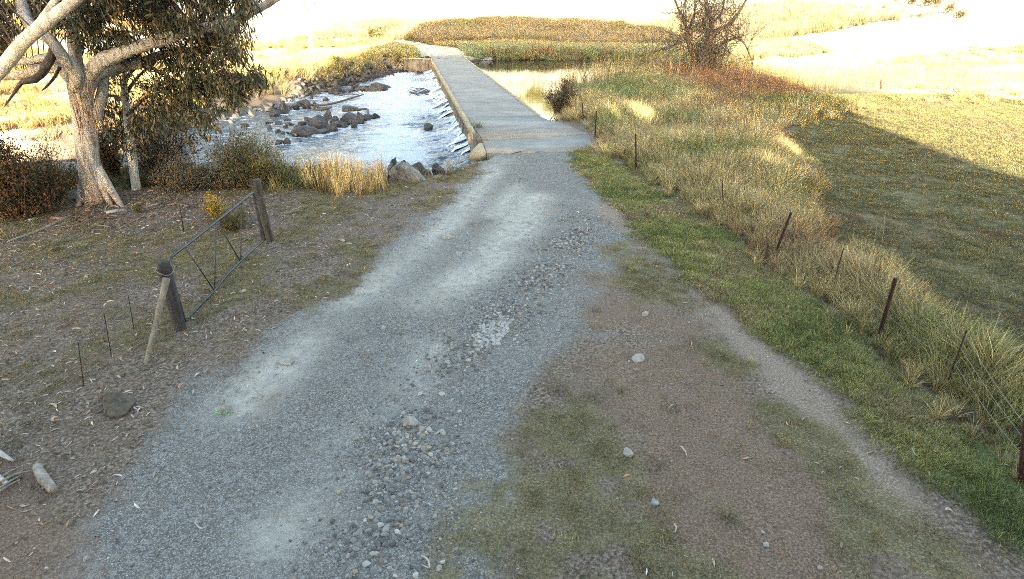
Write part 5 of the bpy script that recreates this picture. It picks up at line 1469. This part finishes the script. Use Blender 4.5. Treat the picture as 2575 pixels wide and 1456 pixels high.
# ------------------------------------------------------------------ single small things
def stick(pxs, rad, mat, lab, name='fallen_stick', cat='stick', z=.02, zs=None, rough=.15, group=None, sides=7):
    pts = []
    for i, (a, b_) in enumerate(pxs):
        zz = z if zs is None else zs[i]
        g = G(a, b_, zz); pts.append(np.array([g[0], g[1], zg(g[0], g[1]) + zz if zz > -.5 else zz]))
    org = pts[0].copy(); mb = MB(); mb.tube([p - org for p in pts], rad, sides, rough=rough, sub=4)
    return tag(mb.build(name, M[mat], None, org, rel=True), lab, cat, group)
stick([(92, 1172), (112, 1205), (135, 1232)], [.045, .055, .04], 'deadwood', 'short grey log stub in leaf litter at lower left', 'log_stub', 'log', .04)
stick([(-60, 1110), (-10, 1135), (32, 1158)], [.035, .035, .012], 'palewood', 'bleached white branch end entering at the left edge', 'branch', 'branch', .05)
stick([(-60, 1165), (-15, 1190), (18, 1215)], [.03, .03, .02], 'palewood', 'lower bleached branch end at the left edge', 'branch', 'branch', .04)
for i, (a, b_) in enumerate([((-20, 1235), (70, 1175)), ((-30, 1250), (60, 1190)), ((-20, 1215), (62, 1168)), ((-40, 1265), (50, 1205)), ((0, 1210), (75, 1183))]):
    stick([a, ((a[0] + b_[0]) / 2, (a[1] + b_[1]) / 2 - 5), b_], [.012, .014, .006], 'deadwood', ['topmost', 'second', 'middle', 'lowest', 'shortest'][i] + ' grey stick of the small pile at the left edge', 'pile_stick', 'stick', .03 + .01 * i)
stick([(1570, 1390), (1600, 1402), (1625, 1425), (1640, 1456)][0:4], [.008, .009, .008, .006], 'driftwood', 'thin dark curved twig in olive grass at bottom centre', 'twig')
stick([(1690, 1018), (1680, 1028)], [.008, .004], 'palewood', 'short pale sliver on brown dirt', 'wood_sliver')
stick([(1712, 1122), (1722, 1133), (1728, 1148)], [.007, .010, .004], 'palewood', 'curved pale bark curl on the brown track', 'bark_curl', 'bark')
stick([(1695, 1316), (1701, 1325), (1697, 1338)], [.006, .009, .004], 'palewood', 'crescent shaped pale bark curl on reddish dirt', 'bark_curl', 'bark')
stick([(1060, 1401), (1076, 1412), (1080, 1432), (1062, 1425)], [.006, .008, .007, .004], 'palewood', 'hook shaped pale bark curl at the gravel ridge foot', 'bark_curl', 'bark')
stick([(492, 1320), (508, 1332), (525, 1320)], [.005, .007, .004], 'palewood', 'bent pale bark sliver on lower left gravel', 'bark_curl', 'bark')
stick([(2292, 1125), (2300, 1142), (2310, 1150)], [.006, .008, .004], 'palewood', 'looped pale bark curl on the green verge', 'bark_curl', 'bark')
stick([(600, 497), (640, 494), (700, 500)], [.012, .014, .008], 'pole', 'long pale fallen stick lying behind the far gate post', 'fallen_stick')
stick([(375, 525), (440, 512), (480, 520)], [.012, .016, .01], 'deadwood', 'grey fallen branch in litter under the young gum', 'fallen_branch', 'branch')
stick([(300, 575), (350, 548), (400, 530)], [.014, .018, .01], 'barkstrip', 'long brown bark strip slanting below the big gum', 'bark_strip', 'bark')
stick([(20, 610), (110, 575), (190, 535)], [.02, .03, .02], 'deadwood', 'long grey fallen branch in front of the dark shrub', 'fallen_branch', 'branch')
# curled bark sheets near the gum
for i, (px, py, w, lab) in enumerate([(150, 550, 38, 'broad tan curl of bark left below the big gum'), (283, 547, 40, 'orange curled bark sheet below the big gum'), (290, 533, 46, 'grey white bark sheet above the orange curl'), (80, 553, 26, 'small pale bark sheet near the dark shrub')]):
    g = G(px, py); kk = mpp(g[1]); L = w * kk; z0 = zg(g[0], g[1])
    V = []; 
    for a in np.linspace(-1.1, 1.1, 7):
        for f in (-1, -.3, .4, 1):
            V.append([f * L * .5, math.sin(a) * L * .22 * (1.1 - .3 * abs(f)), math.cos(a) * L * .2 * (1 - .2 * abs(f)) - L * .05])
    Q = [[r_ * 4 + c_, r_ * 4 + c_ + 1, r_ * 4 + c_ + 5, r_ * 4 + c_ + 4] for r_ in range(6) for c_ in range(3)]
    o = link('bark_sheet', make_mesh('bark_sheet', V, Q, [M['barkstrip'], M['barkstrip'], M['palewood'], M['palewood']][i], True), None, (g[0], g[1], z0)); o.rotation_euler = (0, .1, .5 * i)
    md = o.modifiers.new('thickness', 'SOLIDIFY'); md.thickness = .012
    tag(o, lab, 'bark', 'bark sheets shed by the big gum')
# driftwood in the stream
def wstick(x6, rad, lab, name='driftwood'):
    return stick([q6(a, b_) for a, b_ in x6], rad, 'driftwood', lab, name, 'driftwood', zs=[WZL + .12] * len(x6))
wstick([(1130, 325), (1300, 322), (1450, 290), (1600, 245), (1730, 205)], [.05, .07, .08, .07, .04], 'long driftwood log lying along the gravel spit')
wstick([(1180, 380), (1280, 372), (1375, 350)], [.05, .09, .04], 'short thick driftwood below the long log')
wstick([(1460, 220), (1560, 200), (1680, 210)], [.04, .05, .03], 'driftwood branch on the gravel spit above the long log')
wstick([(1640, 380), (1760, 368), (1780, 400), (1760, 450), (1700, 470)], [.06, .07, .07, .06, .04], 'looped driftwood at the right end of the rock heap')
wstick([(1240, 150), (1400, 175), (1520, 200)], [.03, .05, .03], 'thin driftwood stick on the upper gravel spit')
# snag below the wall
sb = Vector(G(1075, 238, WZL)); mb = MB()
for a in range(14):
    p = np.array([rng.normal() * .5, rng.normal() * .6, .05]); e = p + np.array([-rng.uniform(.4, 1.6), rng.normal() * .5, rng.uniform(-.1, .45)])
    mb.tube([p, (p + e) / 2 + rng.normal(size=3) * .12, e], [.05, .04, .015], 5, rough=.2, sub=3)
tag(mb.build('snagged_branches', M['driftwood'], None, sb, rel=True), 'tangle of dark branches snagged in the white water below the causeway', 'driftwood')
# dried mud patch of cracked plates
mb_root = None
c0 = G(1228, 840); 
mud = empty('dried_mud_patch', (c0[0], c0[1], 0), 'pale patch of cracked dried mud in the middle of the track', 'mud patch')
mpoly = pg((1190, 850), (1205, 825), (1240, 812), (1262, 790), (1285, 800), (1272, 840), (1245, 868), (1212, 872))
pts = []
for i in range(-8, 9):
    for j in range(-8, 9):
        pts.append((c0[0] + i * .075 + random.uniform(-.028, .028), c0[1] + j * .075 + random.uniform(-.028, .028)))
pa = np.array(pts)
for (x, y) in pts:
    if float(sdf(mpoly, np.array([x]), np.array([y]))[0]) > .02: continue
    d = np.hypot(pa[:, 0] - x, pa[:, 1] - y); nbr = pa[np.argsort(d)[1:9]]
    poly = [(x - .08, y - .08), (x + .08, y - .08), (x + .08, y + .08), (x - .08, y + .08)]
    for q in nbr:
        mx, my = (x + q[0]) / 2, (y + q[1]) / 2; nx_, ny_ = q[0] - x, q[1] - y; L = math.hypot(nx_, ny_); nx_ /= L; ny_ /= L
        out = []
        for a in range(len(poly)):
            p0, p1 = poly[a], poly[(a + 1) % len(poly)]
            d0 = (p0[0] - mx) * nx_ + (p0[1] - my) * ny_ + .0035; d1 = (p1[0] - mx) * nx_ + (p1[1] - my) * ny_ + .0035
            if d0 <= 0: out.append(p0)
            if d0 * d1 < 0: f = d0 / (d0 - d1); out.append((p0[0] + (p1[0] - p0[0]) * f, p0[1] + (p1[1] - p0[1]) * f))
        poly = out
        if len(poly) < 3: break
    if len(poly) < 3: continue
    zt = zg(x, y)
    mbp = MB(); mbp.prism(ccw([(a - x, b_ - y) for a, b_ in poly]), -.02, .010, .002)
    mbp.build('mud_plate', M['mudplate'], mud).location = (x - c0[0], y - c0[1], zt)
# green sprig dropped on the track
g = G(562, 1040); mbv = MB(); n = 60
cc = np.stack([np.linspace(-.13, .13, n), rng.normal(size=n) * .012, np.full(n, .02)], -1)
V = leaves(n, cc, unit(rng.normal(size=(n, 3)) * np.array([1, 1, .3])), np.full(n, .03), np.full(n, .012))
M['sprig'] = blade_mat('fresh_leaf', (.08, .16, .05), (.22, .36, .14), .3)
o = leaf_obj('green_sprig', [V], M['sprig'], None, (0, 0, 0)); o.location = (g[0], g[1], zg(g[0], g[1]) + .01)
tag(o, 'fresh green leafy sprig lying on the left track edge', 'sprig')
# dry tussock on the dirt
for px, py, s_, lab in [(1832, 1308, .34, 'small pale grass tussock beside the bare reddish dirt'), (1560, 985, .22, 'tiny pale tussock on worn ground above the flat tan stone')]:
    g = G(px, py); o = link('grass_tussock', tall[1].data.copy(), None, (g[0], g[1], zg(g[0], g[1]))); o.scale = (s_ * 1.3, s_ * 1.3, s_ * .6)
    o.data.materials.clear(); o.data.materials.append(M['deckgrass']); tag(o, lab, 'grass')
print('tris', sum(len(o.data.loops) - 2 * len(o.data.polygons) for o in S.objects if o.type == 'MESH'), 'objects', len(S.objects))
